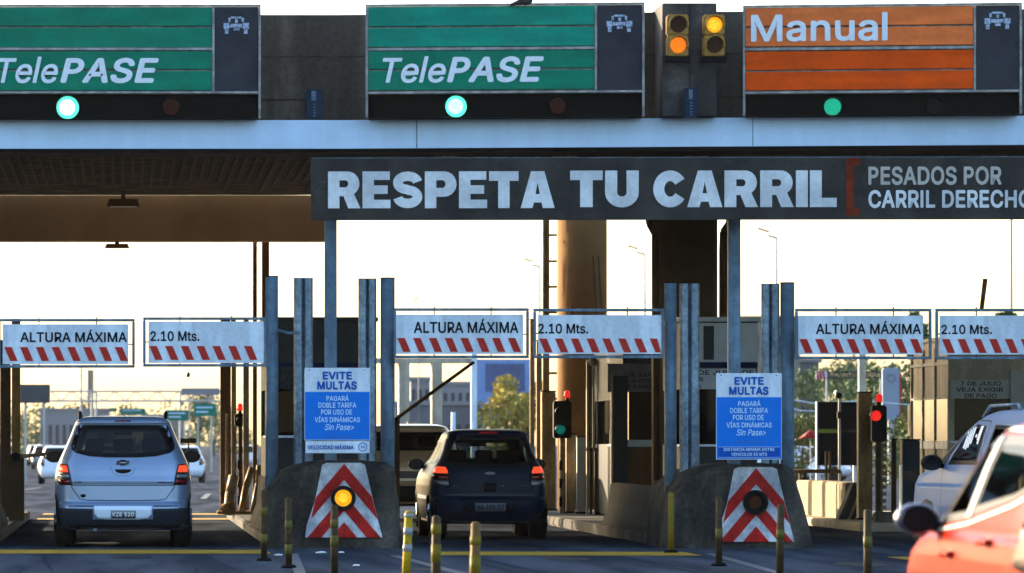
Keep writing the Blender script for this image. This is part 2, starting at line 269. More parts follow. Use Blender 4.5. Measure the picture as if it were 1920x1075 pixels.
FONT = {'A':(468,[[16,0,201,509,276,509,463,0,395,0,276,334,232,478,245,478,228,419,85,0],[110,142,110,199,370,199,370,142]]),'B':(444,[[60,0,60,509,241,509,289,504,329,491,359,469,381,442,394,410,398,374,395,344,387,320,373,301,356,286,315,267,315,262,339,257,363,245,385,227,402,203,414,173,418,136,413,100,400,67,377,39,344,18,301,4,247,0],[125,57,245,57,296,63,330,80,349,105,355,137,352,161,342,184,327,203,306,218,279,228,125,231],[125,285,265,288,308,309,323,326,333,348,336,372,330,403,313,429,283,446,240,452,125,452]]),'C':(498,[[267,-7,205,1,150,25,104,63,70,115,48,179,40,254,48,329,70,393,104,445,150,484,205,508,267,516,305,513,340,504,373,490,402,471,427,447,448,418,463,385,473,348,408,348,389,395,357,428,315,449,267,456,223,450,184,432,150,403,125,364,109,314,103,254,109,194,125,145,151,105,184,76,223,59,267,53,315,60,337,69,375,96,401,136,408,160,473,160,448,91,428,62,402,38,341,5,305,-4]]),'D':(490,[[219,0,96,0,96,57,215,57,272,63,318,81,354,110,379,149,394,198,399,255,394,312,379,361,354,399,320,428,275,446,221,452,93,452,93,509,225,509,294,501,353,478,399,441,433,391,455,329,462,255,455,181,433,119,398,68,351,31,291,8],[125,509,125,0,60,0,60,509]]),'E':(407,[[60,0,60,509,372,509,372,452,125,452,125,286,355,286,355,229,125,229,125,57,375,57,375,0]]),'F':(398,[[60,0,60,509,369,509,369,452,125,452,125,278,346,278,346,221,125,221,125,0]]),'G':(508,[[269,-7,205,1,149,25,104,64,69,116,47,179,40,254,47,329,69,393,103,445,149,484,203,508,265,516,304,513,340,504,374,489,403,469,429,445,449,416,465,384,474,349,408,349,399,372,373,411,356,427,315,448,265,456,222,450,183,432,150,404,125,364,109,314,103,254,109,194,125,145,151,105,184,76,224,59,269,53,309,57,345,71,374,93,396,123,410,160,415,202,434,199,283,199,283,256,478,256,478,200,471,141,451,91,419,50,377,19,326,0]]),'H':(505,[[60,0,60,509,125,509,125,289,392,289,392,509,457,509,457,0,392,0,392,232,125,232,125,0]]),'I':(180,[[58,0,58,509,124,509,124,0]]),'J':(384,[[185,-7,124,3,75,33,44,81,33,145,33,173,98,173,104,104,122,74,149,56,185,50,220,56,248,74,266,104,272,145,272,509,336,509,336,145,326,81,294,33,246,3]]),'K':(455,[[104,145,104,216,174,303,364,509,448,509],[60,0,60,509,125,509,125,0],[372,0,188,259,228,309,449,0]]),'L':(381,[[60,0,60,509,125,509,125,57,361,57,361,0]]),'M':(616,[[60,0,60,509,152,509,282,174,322,49,307,49,342,158,476,509,568,509,568,0,504,0,507,457,513,457,482,363,342,0,286,0,165,304,112,457,119,457,122,328,122,0]]),'N':(511,[[60,0,60,509,136,509,363,151,414,55,405,54,399,157,399,509,463,509,463,0,387,0,177,331,108,452,119,454,125,307,125,0]]),'O':(521,[[267,-7,205,1,150,25,105,63,70,115,48,179,40,254,48,329,70,393,105,445,150,484,205,508,267,516,329,508,384,484,429,445,464,393,486,329,493,254,486,179,464,115,429,63,384,25,329,1],[267,53,310,59,349,76,383,105,408,144,425,194,430,254,425,314,408,365,383,404,349,433,310,450,267,456,223,450,184,433,151,404,125,364,109,314,103,254,109,194,125,144,151,105,184,76,223,59]]),'P':(430,[[60,0,60,509,240,509,299,497,349,464,382,414,394,355,382,296,349,246,299,213,240,201,124,201,124,0],[124,452,235,452,272,445,304,424,325,392,332,355,325,318,304,286,272,265,235,258,124,258]]),'Q':(521,[[245,159,313,159,468,-48,401,-48],[267,-7,205,1,150,25,105,63,70,115,48,179,40,254,48,329,70,393,105,445,150,484,205,508,267,516,329,508,384,484,429,445,464,393,486,329,493,254,486,179,464,115,429,63,384,25,329,1],[267,53,310,59,349,76,383,105,408,144,425,194,430,254,425,314,408,365,383,404,349,433,310,450,267,456,223,450,184,433,151,404,125,364,109,314,103,254,109,194,125,144,151,105,184,76,223,59]]),'R':(437,[[60,0,60,509,236,509,290,504,333,489,367,465,390,433,405,395,409,352,405,309,390,271,367,240,333,217,289,203,236,198,96,198,96,255,269,258,298,267,319,281,334,300,342,324,345,352,334,405,319,425,298,440,269,449,233,452,125,452,125,0],[353,0,230,229,303,229,428,0]]),'S':(435,[[224,-9,172,-4,128,9,91,31,64,60,46,96,38,137,104,137,110,110,123,88,142,71,166,59,224,49,286,60,311,74,329,92,341,114,346,139,342,161,332,179,316,193,272,214,128,260,86,289,60,326,52,372,58,413,75,448,102,476,138,498,180,511,227,516,275,511,316,498,351,476,377,449,394,415,401,378,337,378,326,412,302,437,267,453,225,459,167,448,145,435,118,398,115,376,119,352,148,319,169,308,312,264,359,238,395,198,405,171,408,139,403,99,386,64,360,34,323,11,278,-4]]),'T':(437,[[32,452,32,509,417,509,417,452,257,452,257,0,193,0,193,452]]),'U':(505,[[259,-8,203,-2,154,15,114,43,85,80,66,124,60,173,60,509,124,509,124,178,128,144,141,113,160,87,187,68,220,56,259,52,298,56,331,68,357,87,377,113,389,144,393,178,393,509,457,509,457,173,451,124,433,80,403,43,363,15,315,-2]]),'V':(468,[[204,0,16,509,84,509,203,176,248,31,235,31,252,90,395,509,463,509,278,0]]),'X':(462,[[18,0,217,284,217,236,29,509,104,509,204,361,243,292,232,292,261,345,374,509,446,509,259,239,259,287,456,0,382,0,268,165,230,231,244,231,216,181,91,0]]),'Y':(460,[[203,0,203,208,16,509,91,509,208,318,250,230,224,230,237,265,280,344,381,509,455,509,268,208,268,0]]),'Z':(426,[[42,0,42,46,306,431,341,476,348,454,40,452,40,509,397,509,397,462,116,57,97,33,90,54,399,57,399,0]]),'Á':(468,[[16,0,201,509,276,509,463,0,395,0,276,334,232,478,245,478,228,419,85,0],[110,142,110,199,370,199,370,142],[213,558,260,659,329,659,263,558]]),'Í':(289,[[31,0,31,57,118,57,118,452,31,452,31,509,269,509,269,452,183,452,183,57,269,57,269,0],[124,558,171,659,240,659,174,558]]),'a':(377,[[160,-9,126,-5,94,5,68,22,48,45,35,73,30,108,34,138,43,161,58,179,100,203,125,211,265,235,273,243,276,255,267,297,240,322,196,331,171,329,132,313,107,288,100,274,41,291,57,322,79,346,104,364,163,382,194,384,239,379,286,360,306,343,322,320,333,290,337,251,337,0,277,0,277,52,272,52,264,38,236,12,190,-6],[170,45,202,49,228,59,248,74,263,93,276,138,276,190,246,179,134,159,103,139,92,105,94,87,102,72,130,52]]),'b':(412,[[229,-8,198,-5,172,4,138,31,118,59,112,59,112,0,53,0,53,509,114,509,114,319,118,319,137,346,171,373,197,381,229,384,274,378,313,361,345,332,370,293,385,245,390,189,385,133,370,84,346,45,313,16,274,-2],[220,47,253,51,279,66,301,88,316,117,325,151,328,189,325,227,316,261,301,290,280,311,253,325,220,330,188,325,161,312,140,291,125,263,116,229,113,189,116,150,125,115,140,86,162,65,188,51]]),'c':(384,[[207,-8,159,-2,117,16,82,46,56,85,40,133,34,187,40,243,56,291,82,330,117,360,159,378,207,384,260,377,305,356,340,322,362,277,303,262,290,289,270,311,226,329,173,325,145,310,124,287,108,258,99,224,99,151,108,117,124,89,145,66,173,51,207,46,243,52,271,66,292,89,304,117,363,102,341,56,306,21,261,-1]]),'d':(412,[[195,-8,151,-2,111,16,79,45,55,84,39,133,34,189,39,245,55,293,79,332,112,361,151,378,196,384,228,381,253,373,272,360,306,319,311,319,311,509,372,509,372,0,313,0,313,59,307,59,287,31,252,4,227,-5],[205,47,236,51,263,65,284,86,299,115,309,150,312,189,309,229,300,263,284,291,263,312,237,325,205,330,172,325,145,311,124,290,108,261,99,227,96,189,99,151,109,117,124,88,145,66,172,51]]),'e':(392,[[212,-8,161,-2,117,16,82,46,56,85,40,132,34,187,39,242,55,290,81,329,115,359,157,378,205,384,236,382,266,374,294,361,319,341,341,315,357,282,368,242,371,194,371,169,75,169,75,221,338,221,310,202,307,237,298,269,283,294,263,314,237,326,205,330,173,326,146,313,125,294,109,270,99,241,96,178,100,139,110,106,128,80,151,61,179,50,212,46,254,53,271,61,297,88,306,105,365,91,353,63,335,39,311,19,283,4,249,-5]]),'f':(242,[[228,379,228,327,6,327,6,379],[81,0,84,461,96,486,113,505,135,519,187,530,234,524,243,521,227,468,195,474,171,470,154,460,145,443,142,0]]),'g':(413,[[207,-151,168,-148,134,-140,105,-127,64,-91,51,-69,101,-41,136,-78,178,-95,207,-97,249,-92,282,-75,304,-47,311,-6,311,68,306,68,287,41,272,28,227,8,195,5,152,10,113,27,80,53,55,90,39,136,34,191,39,246,55,293,80,332,112,361,152,378,196,384,228,382,253,373,273,360,308,319,313,319,313,379,372,379,372,-9,367,-54,350,-90,324,-117,291,-136,251,-147],[205,59,237,63,264,75,285,95,300,121,309,154,312,193,309,231,300,264,285,291,264,312,237,325,205,330,172,325,145,312,124,290,109,262,99,229,96,193,99,155,109,123,124,96,145,76,172,63]]),'h':(398,[[114,227,114,0,53,0,53,509,114,509,114,287,102,287,124,332,152,362,187,379,227,384,264,380,295,369,321,349,341,321,353,285,357,240,357,0,296,0,296,235,290,275,273,304,246,323,210,329,184,326,161,317,141,303,126,283,117,257]]),'i':(155,[[53,0,53,379,114,379,114,0],[84,443,67,446,54,455,44,468,41,483,44,499,54,512,67,521,84,524,100,521,114,512,123,499,126,483,123,468,114,455,100,446]]),'j':(155,[[53,379,114,379,111,-63,102,-90,86,-113,65,-129,37,-139,-10,-143,-10,-87,25,-83,40,-72,50,-54],[83,443,67,446,53,455,44,468,41,483,44,499,53,512,67,521,83,524,100,521,114,512,123,499,126,483,123,468,114,455,100,446]]),'l':(150,[[42,0,42,540,104,540,104,0]]),'m':(598,[[53,0,53,379,112,379,112,295,108,295,132,346,151,363,195,384,219,386,257,380,287,361,309,331,321,295,312,295,322,321,337,343,381,375,407,383,468,383,497,372,522,354,541,328,553,296,557,255,557,0,496,0,496,254,490,289,473,313,447,326,419,330,395,328,374,320,345,290,338,270,335,0,274,0,274,260,269,288,253,311,229,326,199,330,178,328,140,307,126,289,117,266,114,0]]),'n':(398,[[114,227,114,0,53,0,53,379,112,379,112,287,102,287,124,332,152,362,187,379,227,384,264,380,295,369,321,349,341,321,353,285,357,240,357,0,296,0,296,235,290,275,273,304,246,323,210,329,184,326,161,317,141,303,126,283,117,257]]),'o':(403,[[207,-8,159,-2,117,16,82,46,56,85,40,133,34,187,40,243,56,291,82,330,117,360,159,378,207,384,256,378,299,360,333,330,359,291,376,243,381,187,376,133,359,85,333,46,299,16,256,-2],[207,46,242,51,270,66,292,89,307,117,316,151,319,187,316,224,307,258,292,287,270,310,242,325,207,330,173,325,145,310,124,287,108,258,99,224,96,187,99,151,108,117,124,89,145,66,173,51]]),'p':(412,[[53,-143,53,379,112,379,112,319,118,319,152,360,171,373,197,381,229,384,274,378,313,361,345,332,370,293,385,245,390,189,385,133,370,84,346,45,313,16,274,-2,229,-8,198,-5,173,4,153,17,114,59,114,-143],[220,47,253,51,279,66,301,88,316,117,325,151,328,189,325,227,316,261,301,290,280,311,253,325,220,330,188,325,161,312,140,291,125,263,116,229,113,189,116,150,125,115,140,86,162,65,188,51]]),'q':(412,[[372,-143,311,-143,311,59,306,59,272,17,252,4,227,-5,195,-8,151,-2,111,16,79,45,55,84,39,133,34,189,39,245,55,293,79,332,112,361,151,378,196,384,228,381,253,373,272,360,307,319,313,319,313,379,372,379],[205,47,236,51,263,65,284,86,299,115,309,150,312,189,309,229,300,263,284,291,263,312,237,325,205,330,172,325,145,311,124,290,108,261,99,227,96,189,99,151,109,117,124,88,145,66,172,51]]),'r':(247,[[53,0,53,379,112,379,115,321,130,347,152,367,181,380,243,384,243,322,207,326,182,323,159,315,126,284,117,262,114,237,114,0]]),'s':(353,[[182,-8,112,3,84,18,62,38,45,63,36,94,94,107,105,79,124,60,150,49,181,45,217,50,244,62,262,81,268,103,265,121,254,136,237,147,104,186,72,208,53,237,47,274,51,305,65,332,87,354,115,370,149,381,187,384,223,381,254,372,279,358,299,339,324,290,268,277,243,316,219,328,187,333,156,329,131,317,114,299,109,277,112,258,124,243,144,232,275,194,306,171,325,142,331,107,326,75,312,47,290,24,260,6,223,-5]]),'t':(215,[[204,379,204,327,6,327,6,379],[65,471,126,471,128,76,136,61,150,53,177,50,202,54,213,2,180,-4,125,2,92,21,72,52,65,93]]),'u':(398,[[182,-5,146,-1,115,11,89,31,69,59,57,95,53,139,53,379,114,379,114,144,119,105,137,75,164,56,200,50,226,53,249,62,268,77,283,97,293,122,296,379,357,379,357,0,298,0,298,92,307,92,286,47,257,17,222,0]]),'w':(555,[[138,0,23,379,87,379,154,137,175,41,165,41,175,90,252,379,316,379,382,136,402,41,391,41,402,90,480,379,545,379,429,0,368,0,297,252,277,338,291,338,199,0]]),'0':(441,[[227,-7,174,1,130,24,95,62,69,113,53,178,48,254,53,330,69,395,95,447,130,484,174,508,227,516,279,508,323,484,358,447,384,395,400,330,405,254,400,178,384,113,359,62,323,24,279,1],[227,50,261,56,290,74,313,103,330,144,340,194,344,254,340,314,330,365,313,405,290,435,261,453,227,460,192,453,163,435,140,405,123,365,113,314,109,254,113,194,123,144,140,103,163,74,192,56]]),'1':(441,[[76,0,76,55,391,55,391,0],[276,509,276,0,212,0,212,448,86,358,86,427,198,509]]),'2':(441,[[64,0,64,47,282,282,311,327,320,371,317,397,308,419,293,436,273,449,224,460,196,457,153,433,130,390,127,362,66,362,71,405,86,442,111,473,143,496,182,511,225,516,268,511,306,497,337,474,361,445,376,411,381,372,371,318,336,259,306,223,153,57,389,57,389,0]]),'3':(441,[[218,-7,173,-3,133,10,98,30,70,57,52,91,44,132,109,132,115,107,126,87,165,59,191,52,248,53,275,61,297,74,315,93,325,116,329,145,326,172,316,196,299,217,275,234,242,244,157,248,157,299,288,452,70,452,70,509,372,509,372,461,211,278,211,289,264,288,308,276,344,253,371,222,387,186,393,145,387,103,370,66,344,36,309,12,266,-2]]),'4':(441,[[40,105,40,158,247,509,311,509,109,163,413,163,413,105],[282,0,282,318,343,318,343,0]]),'5':(441,[[221,-7,178,-2,140,11,108,32,83,60,66,93,60,130,122,130,127,108,138,89,173,60,196,52,250,53,276,64,298,82,314,104,324,131,328,162,324,193,314,221,297,244,275,262,248,273,192,275,167,268,128,246,67,253,96,509,366,509,366,452,151,452,134,301,155,315,203,331,229,334,294,321,321,306,345,285,379,231,388,199,391,163,385,117,369,76,343,41,309,15,268,-1]]),'6':(441,[[226,-7,182,-1,142,15,109,40,84,74,69,115,64,162,68,199,80,239,102,285,252,509,322,509,151,261,145,261,165,288,179,299,214,312,278,309,316,295,346,271,370,240,384,201,389,157,384,112,368,73,343,39,310,14,271,-2],[226,48,254,52,279,63,299,79,314,101,324,128,327,157,324,187,314,213,299,235,279,251,254,262,226,265,198,262,174,252,153,235,138,214,128,188,125,158,128,128,153,79,198,52]]),'7':(441,[[97,0,323,452,62,452,62,509,391,509,391,449,165,0]]),'8':(441,[[226,-7,178,-2,136,11,101,33,74,62,57,96,52,135,55,166,65,195,81,220,101,241,125,256,153,265,119,282,93,308,76,342,70,380,75,417,90,450,114,477,146,498,184,511,226,516,269,511,306,498,337,477,361,450,377,417,382,380,376,342,359,308,333,282,300,265,327,256,351,241,372,220,387,195,397,166,401,135,395,96,378,62,352,33,317,11,275,-2],[226,49,285,60,307,74,323,91,333,113,337,139,333,165,322,189,305,208,283,223,256,232,226,235,196,232,169,223,147,208,130,189,119,165,115,139,119,113,129,91,145,74,167,60],[226,290,252,292,293,313,307,330,316,351,319,376,308,420,294,437,252,457,226,460,200,457,159,437,145,420,136,399,133,376,136,351,145,330,159,313,178,300,201,292]]),'9':(441,[[226,516,271,510,310,494,343,468,368,434,384,393,389,347,385,309,373,270,350,224,200,0,130,0,301,248,307,248,299,234,273,210,238,196,175,199,137,214,106,237,83,269,68,307,64,352,69,397,85,436,110,469,143,494,182,510],[226,460,199,457,174,446,154,429,138,407,125,352,138,295,154,274,174,257,199,247,226,243,254,247,279,257,299,273,314,295,324,321,327,350,324,381,314,407,299,429,279,446,254,457]]),'.':(176,[[95,-4,78,-1,63,9,53,24,50,41,53,59,63,73,78,83,95,87,113,83,128,73,138,59,141,41,138,24,128,9,113,-1]]),'>':(441,[[387,178,65,15,65,81,310,198,308,194,308,204,65,316,65,383,387,220]]),'·':(184,[[98,196,81,200,66,210,56,224,52,242,56,259,66,274,81,284,98,287,116,284,130,274,140,259,144,242,140,224,130,210,116,200]])}
BOLD = [(0, 0), (1, 0), (-1, 0), (0, 1), (0, -1), (.7, .7), (-.7, .7), (.7, -.7), (-.7, -.7)]
def text(s, x0, z0, x1, z1, y, m, parent, off=0.0, shear=0.0, name='lettering', sp=1.0):   # words fitted to a rectangle facing -y
    layers = {}; x = 0
    for ch in s:
        if ch == ' ' or ch not in FONT: x += .2; continue
        adv, loops = FONT[ch]
        P = [[(x + l[2 * i] / 1000 + l[2 * i + 1] / 1000 * shear, l[2 * i + 1] / 1000) for i in range(len(l) // 2)] for l in loops]
        inside = lambda A, B: A is not B and all(inpoly(p[0], p[1], B) for p in A)
        solid = [p for p in P if not any(inside(p, q) for q in P)]
        for k, q in enumerate(solid): layers.setdefault(k, []).extend([q] + [p for p in P if inside(p, q)])
        x += adv / 1000 + off * .9
    bm = bmesh.new()
    for lk, lps in layers.items():
        cu = bpy.data.curves.new('t', 'CURVE'); cu.dimensions = '2D'; cu.fill_mode = 'BOTH'
        for lp in lps:
            q = cu.splines.new('POLY'); q.points.add(len(lp) - 1); q.use_cyclic_u = True
            for i, p in enumerate(lp): q.points[i].co = (p[0], p[1], 0, 1)
        o = bpy.data.objects.new('t', cu); COL.objects.link(o)
        dg = bpy.context.evaluated_depsgraph_get(); dg.update()
        me = bpy.data.meshes.new_from_object(o.evaluated_get(dg)); bpy.data.objects.remove(o); bpy.data.curves.remove(cu)
        for k, (dx, dy) in enumerate(BOLD if off else BOLD[:1]):
            n0 = len(bm.verts); bm.from_mesh(me); bm.verts.ensure_lookup_table()
            for v in bm.verts[n0:]: v.co.x += dx * off * .8; v.co.y += dy * off * .8; v.co.z = k + lk * .5
    vs = bm.verts
    ax, bx = min(v.co.x for v in vs), max(v.co.x for v in vs); ay, by = min(v.co.y for v in vs), max(v.co.y for v in vs)
    for v in vs: v.co = Vector((x0 + (v.co.x - ax) / (bx - ax) * (x1 - x0), y - .0015 - v.co.z * .0005, z0 + (v.co.y - ay) / (by - ay) * (z1 - z0)))
    bm.to_mesh(me); bm.free(); me.name = name; me.materials.clear(); me.materials.append(m)
    o = bpy.data.objects.new(name, me); COL.objects.link(o); o.parent = parent
    return o
def fit(me, x0, z0, x1, z1, y, m, parent, name):
    vs = me.vertices
    ax, bx = min(v.co.x for v in vs), max(v.co.x for v in vs); ay, by = min(v.co.y for v in vs), max(v.co.y for v in vs)
    for v in vs:
        v.co = Vector((x0 + (v.co.x - ax) / (bx - ax) * (x1 - x0), y, z0 + (v.co.y - ay) / (by - ay) * (z1 - z0)))
    bm = bmesh.new(); bm.from_mesh(me)
    ex = bmesh.ops.extrude_face_region(bm, geom=bm.faces[:]); vv = [g for g in ex['geom'] if isinstance(g, bmesh.types.BMVert)]
    bmesh.ops.translate(bm, vec=(0, -0.003, 0), verts=vv); bmesh.ops.recalc_face_normals(bm, faces=bm.faces)
    bm.to_mesh(me); bm.free(); me.name = name
    me.materials.clear(); me.materials.append(m)
    o = bpy.data.objects.new(name, me); COL.objects.link(o); o.parent = parent
    return o
def ptext(t, s, x0, y0, x1, y1, Y, m, parent=None, **k):
    a = Lp(t, x0, y1, Y); b = Lp(t, x1, y0, Y)
    return text(s, a.x, a.z, b.x, b.z, a.y, m, parent or t, **k)
def arc(cx, cy, rx, ry, a0, a1, n=10): return [(cx + rx * math.cos(R(a0 + (a1 - a0) * i / n)), cy + ry * math.sin(R(a0 + (a1 - a0) * i / n))) for i in range(n + 1)]
def stroke(c, w):
    L, Q = [], []
    for i, p in enumerate(c):
        a = c[max(0, i - 1)]; b = c[min(len(c) - 1, i + 1)]; dx, dy = b[0] - a[0], b[1] - a[1]; q = math.hypot(dx, dy)
        L.append((p[0] - dy / q * w / 2, p[1] + dx / q * w / 2)); Q.append((p[0] + dy / q * w / 2, p[1] - dx / q * w / 2))
    return L + Q[::-1]
GLY = {
 'R': (0.88, [[(0, 0), (0, 1), (.54, 1)] + arc(.54, .67, .31, .33, 80, -58) + [(.88, 0), (.55, 0), (.42, .33), (.31, .33), (.31, 0)], [(.31, .76), (.31, .57)] + arc(.47, .665, .08, .095, -90, 90)]),
 'P': (0.87, [[(0, 0), (0, 1), (.52, 1)] + arc(.52, .655, .34, .345, 85, -90) + [(.31, .31), (.31, 0)], [(.31, .76), (.31, .55)] + arc(.47, .655, .09, .105, -90, 90)]),
 'E': (0.76, [[(0, 0), (0, 1), (.74, 1), (.74, .77), (.31, .77), (.31, .62), (.68, .62), (.68, .39), (.31, .39), (.31, .23), (.76, .23), (.76, 0)]]),
 'S': (0.82, [stroke(arc(.41, .69, .27, .18, 8, 265, 20) + arc(.41, .31, .27, .18, 85, -172, 20), .255)]),
 'T': (0.80, [[(0, 1), (.8, 1), (.8, .74), (.555, .74), (.555, 0), (.245, 0), (.245, .74), (0, .74)]]),
 'A': (0.92, [[(0, 0), (.28, 1), (.64, 1), (.92, 0), (.60, 0), (.56, .15), (.36, .15), (.32, 0)], [(.46, .70), (.40, .38), (.52, .38)]]),
 'U': (0.84, [stroke([(.155, 1), (.155, .6)] + arc(.42, .40, .265, .26, 180, 360, 16) + [(.685, .6), (.685, 1)], .30)]),
 'C': (0.84, [stroke(arc(.45, .5, .30, .36, 33, 327, 24), .29)]),
 'I': (0.31, [[(0, 0), (0, 1), (.31, 1), (.31, 0)]]),
 'L': (0.70, [[(0, 0), (0, 1), (.31, 1), (.31, .25), (.70, .25), (.70, 0)]])}
def heavy(s, x0, z0, x1, z1, y, m, parent):
    cu = bpy.data.curves.new('h', 'CURVE'); cu.dimensions = '2D'; cu.fill_mode = 'BOTH'
    x = 0
    for ch in s:
        wd, loops = GLY[ch]
        for lp in loops:
            sp = cu.splines.new('POLY'); sp.points.add(len(lp) - 1); sp.use_cyclic_u = True
            for i, p in enumerate(lp): sp.points[i].co = (x + p[0], p[1], 0, 1)
        x += wd + 0.055
    o = bpy.data.objects.new('h', cu); COL.objects.link(o)
    dg = bpy.context.evaluated_depsgraph_get(); dg.update()
    me = bpy.data.meshes.new_from_object(o.evaluated_get(dg)); bpy.data.objects.remove(o); bpy.data.curves.remove(cu)
    return fit(me, x0, z0, x1, z1, y, m, parent, 'lettering')

# ------------------------------------------------------------------ ground, markings
bm = bmesh.new()
ys = [-60, 0, 40, 90, 110, 130, 150, 170, 190, 400, 1200, 3500]
rows = [[bm.verts.new((x, y, gz(y))) for x in (-1500, -30, 30, 1500)] for y in ys]
for a, b in zip(rows, rows[1:]):
    for i in range(3): bm.faces.new((a[i], a[i + 1], b[i + 1], b[i]))
m = MB(); m.bm.free(); m.bm = bm; g = m.build('ground', asphalt()); struct(g)
def flat(name, pts, mt, z=0.004):
    m = MB(); v = [m.bm.verts.new((x, y, gz(y) + z)) for x, y in pts]; m.bm.faces.new(v); return struct(m.build(name, mt))
flat('lane_marking', [(-3.0, 57.1), (1.75, 57.0), (1.75, 59.0), (-3.0, 59.2)], yellow_line)
flat('lane_marking', [(3.7, 56.2), (6.75, 56.0), (6.75, 57.9), (3.7, 58.1)], yellow_line)
flat('lane_marking', [(8.8, 54.0), (14, 53.8), (14, 55.2), (8.8, 55.4)], yellow_line)
for yy in (82.5, 88.2): flat('lane_marking', [(-1.5, yy), (3.2, yy), (3.2, yy + 1.6), (-1.5, yy + 1.6)], yellow_line)
for x, y0, y1, dx in ((1.95, 44, 57, -.35), (3.1, 40, 56, .5), (6.9, 42, 57, -.6), (9.2, 42, 55, 1.0), (-1.7, 40, 56, .3)):
    flat('lane_marking', [(x, y1), (x + .12, y1), (x + .12 + dx, y0), (x + dx, y0)], white_line)
for x, y0 in ((.1, 125), (-1.2, 150), (2.4, 140), (-3, 170)): flat('lane_marking', [(x, y0), (x + .16, y0), (x - .3, y0 - 18), (x - .46, y0 - 18)], white_line)

joint_m = mat('joint_seal', (.02, .02, .02), .8)
for yy in (79.5, 98, 112, 135): flat('pavement_joint', [(-1.5, yy), (6.8, yy), (6.8, yy + .5), (-1.5, yy + .5)], joint_m)
tyre_m = mat('tyre_smear', (.062, .080, .106), .85, spec=0); oil_m = mat('oil_stain', (.045, .055, .070), .6, spec=.03)
rt_ = random.Random(4)
for x in (-.95, .75, 4.1, 5.75, 9.5, 11.1):
    for k in range(2):
        x0 = x + rt_.uniform(-.2, .2); ya = rt_.uniform(40, 50); yb_2 = ya + rt_.uniform(7, 14); dx = rt_.uniform(-.5, .5); w_ = rt_.uniform(.03, .06)
        flat('tyre_mark', [(x0 + dx * (1 - t_) ** 2 - w_ * math.sin(math.pi * (.08 + .84 * t_)), ya + (yb_2 - ya) * t_) for t_ in [i / 8 for i in range(9)]] + [(x0 + dx * (1 - t_) ** 2 + w_ * math.sin(math.pi * (.08 + .84 * t_)), ya + (yb_2 - ya) * t_) for t_ in [i / 8 for i in range(8, -1, -1)]], tyre_m, .0025 - .0007 * k)
for x, y, r_ in ((.1, 55.5, .25), (-.3, 63, .3), (5.0, 54.6, .28), (4.9, 60, .35), (3.2, 50, .2), (8.0, 52, .3), (1.9, 49.5, .22), (6.2, 49, .3)):
    flat('oil_stain', [(x + r_ * math.cos(a_) * rt_.uniform(.7, 1.2), y + r_ * 3.2 * math.sin(a_) * rt_.uniform(.7, 1.2)) for a_ in [2 * math.pi * i / 14 for i in range(14)]], oil_m, .0032)
# ------------------------------------------------------------------ toll canopy
def Yf(px): return 60.8 if px < 640 else 60.8 - (px - 640) / 1280 * 0.8
FE = [(-34, 60.8), (2.76, 60.8), (7.03, 60.4), (11.25, 60.0), (34, 57.9)]        # plan of the front edge
def strip(mb, y0, y1, z0, z1, pl=FE):
    for (xa, ya), (xb, yb_) in zip(pl, pl[1:]):
        v = [(xa, ya + y0, z0), (xb, yb_ + y0, z0), (xb, yb_ + y0, z1), (xa, ya + y0, z1), (xa, ya + y1, z0), (xb, yb_ + y1, z0), (xb, yb_ + y1, z1), (xa, ya + y1, z1)]
        V = [mb.bm.verts.new(p) for p in v]
        for q in ((0, 1, 2, 3), (5, 4, 7, 6), (3, 2, 6, 7), (0, 4, 5, 1)): mb.bm.faces.new([V[i] for i in q])
    return mb
can = thing('toll_canopy', 'long concrete toll plaza canopy with pale blue-grey fascia over the lanes', 'canopy')
strip(MB(), 0, 0.12, 5.046, 5.407).build('fascia', fascia_m, can)
m = MB()
for i, x in enumerate((-2, 3.7, 7.9, 11.9)): m.box(x, x + .012, Yf(VX + x * F / 60.5) - .004, 61.2, 5.05, 5.40)
m.build('fascia_joint', steel_paint, can)
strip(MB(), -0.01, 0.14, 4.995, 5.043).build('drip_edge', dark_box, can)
strip(MB(), 0.55, 1.9, 5.2, 6.79).build('parapet', concrete_beam, can)
m = MB()
for z in (5.7, 6.25): strip(m, 0.543, 0.56, z, z + .012)
m.build('parapet_joint', concrete_dark, can)
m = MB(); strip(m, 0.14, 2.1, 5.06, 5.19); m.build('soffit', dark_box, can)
m = MB(); strip(m, 1.92, 25.0, 5.75, 6.1); m.build('roof_slab', concrete_dark, can)
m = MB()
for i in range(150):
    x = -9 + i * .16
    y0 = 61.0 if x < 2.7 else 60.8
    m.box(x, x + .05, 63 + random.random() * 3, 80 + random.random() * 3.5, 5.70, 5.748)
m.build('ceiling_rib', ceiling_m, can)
m = MB(); m.box(-34, 3.76, 86, 86.6, 4.94, 5.76); m.build('rear_beam', beam_m, can, bevel=.01)
# pier in the parapet behind the amber signals
m = MB(); a = W(1243, 222, 60.1); b = W(1345, 10, 60.1); m.box(a.x, b.x, 60.15, 62.2, 5.41, 6.83); m.box((a.x + b.x) / 2 - .01, (a.x + b.x) / 2 + .01, 60.14, 60.2, 5.41, 6.82)
m.build('pier', concrete, can, bevel=.02)
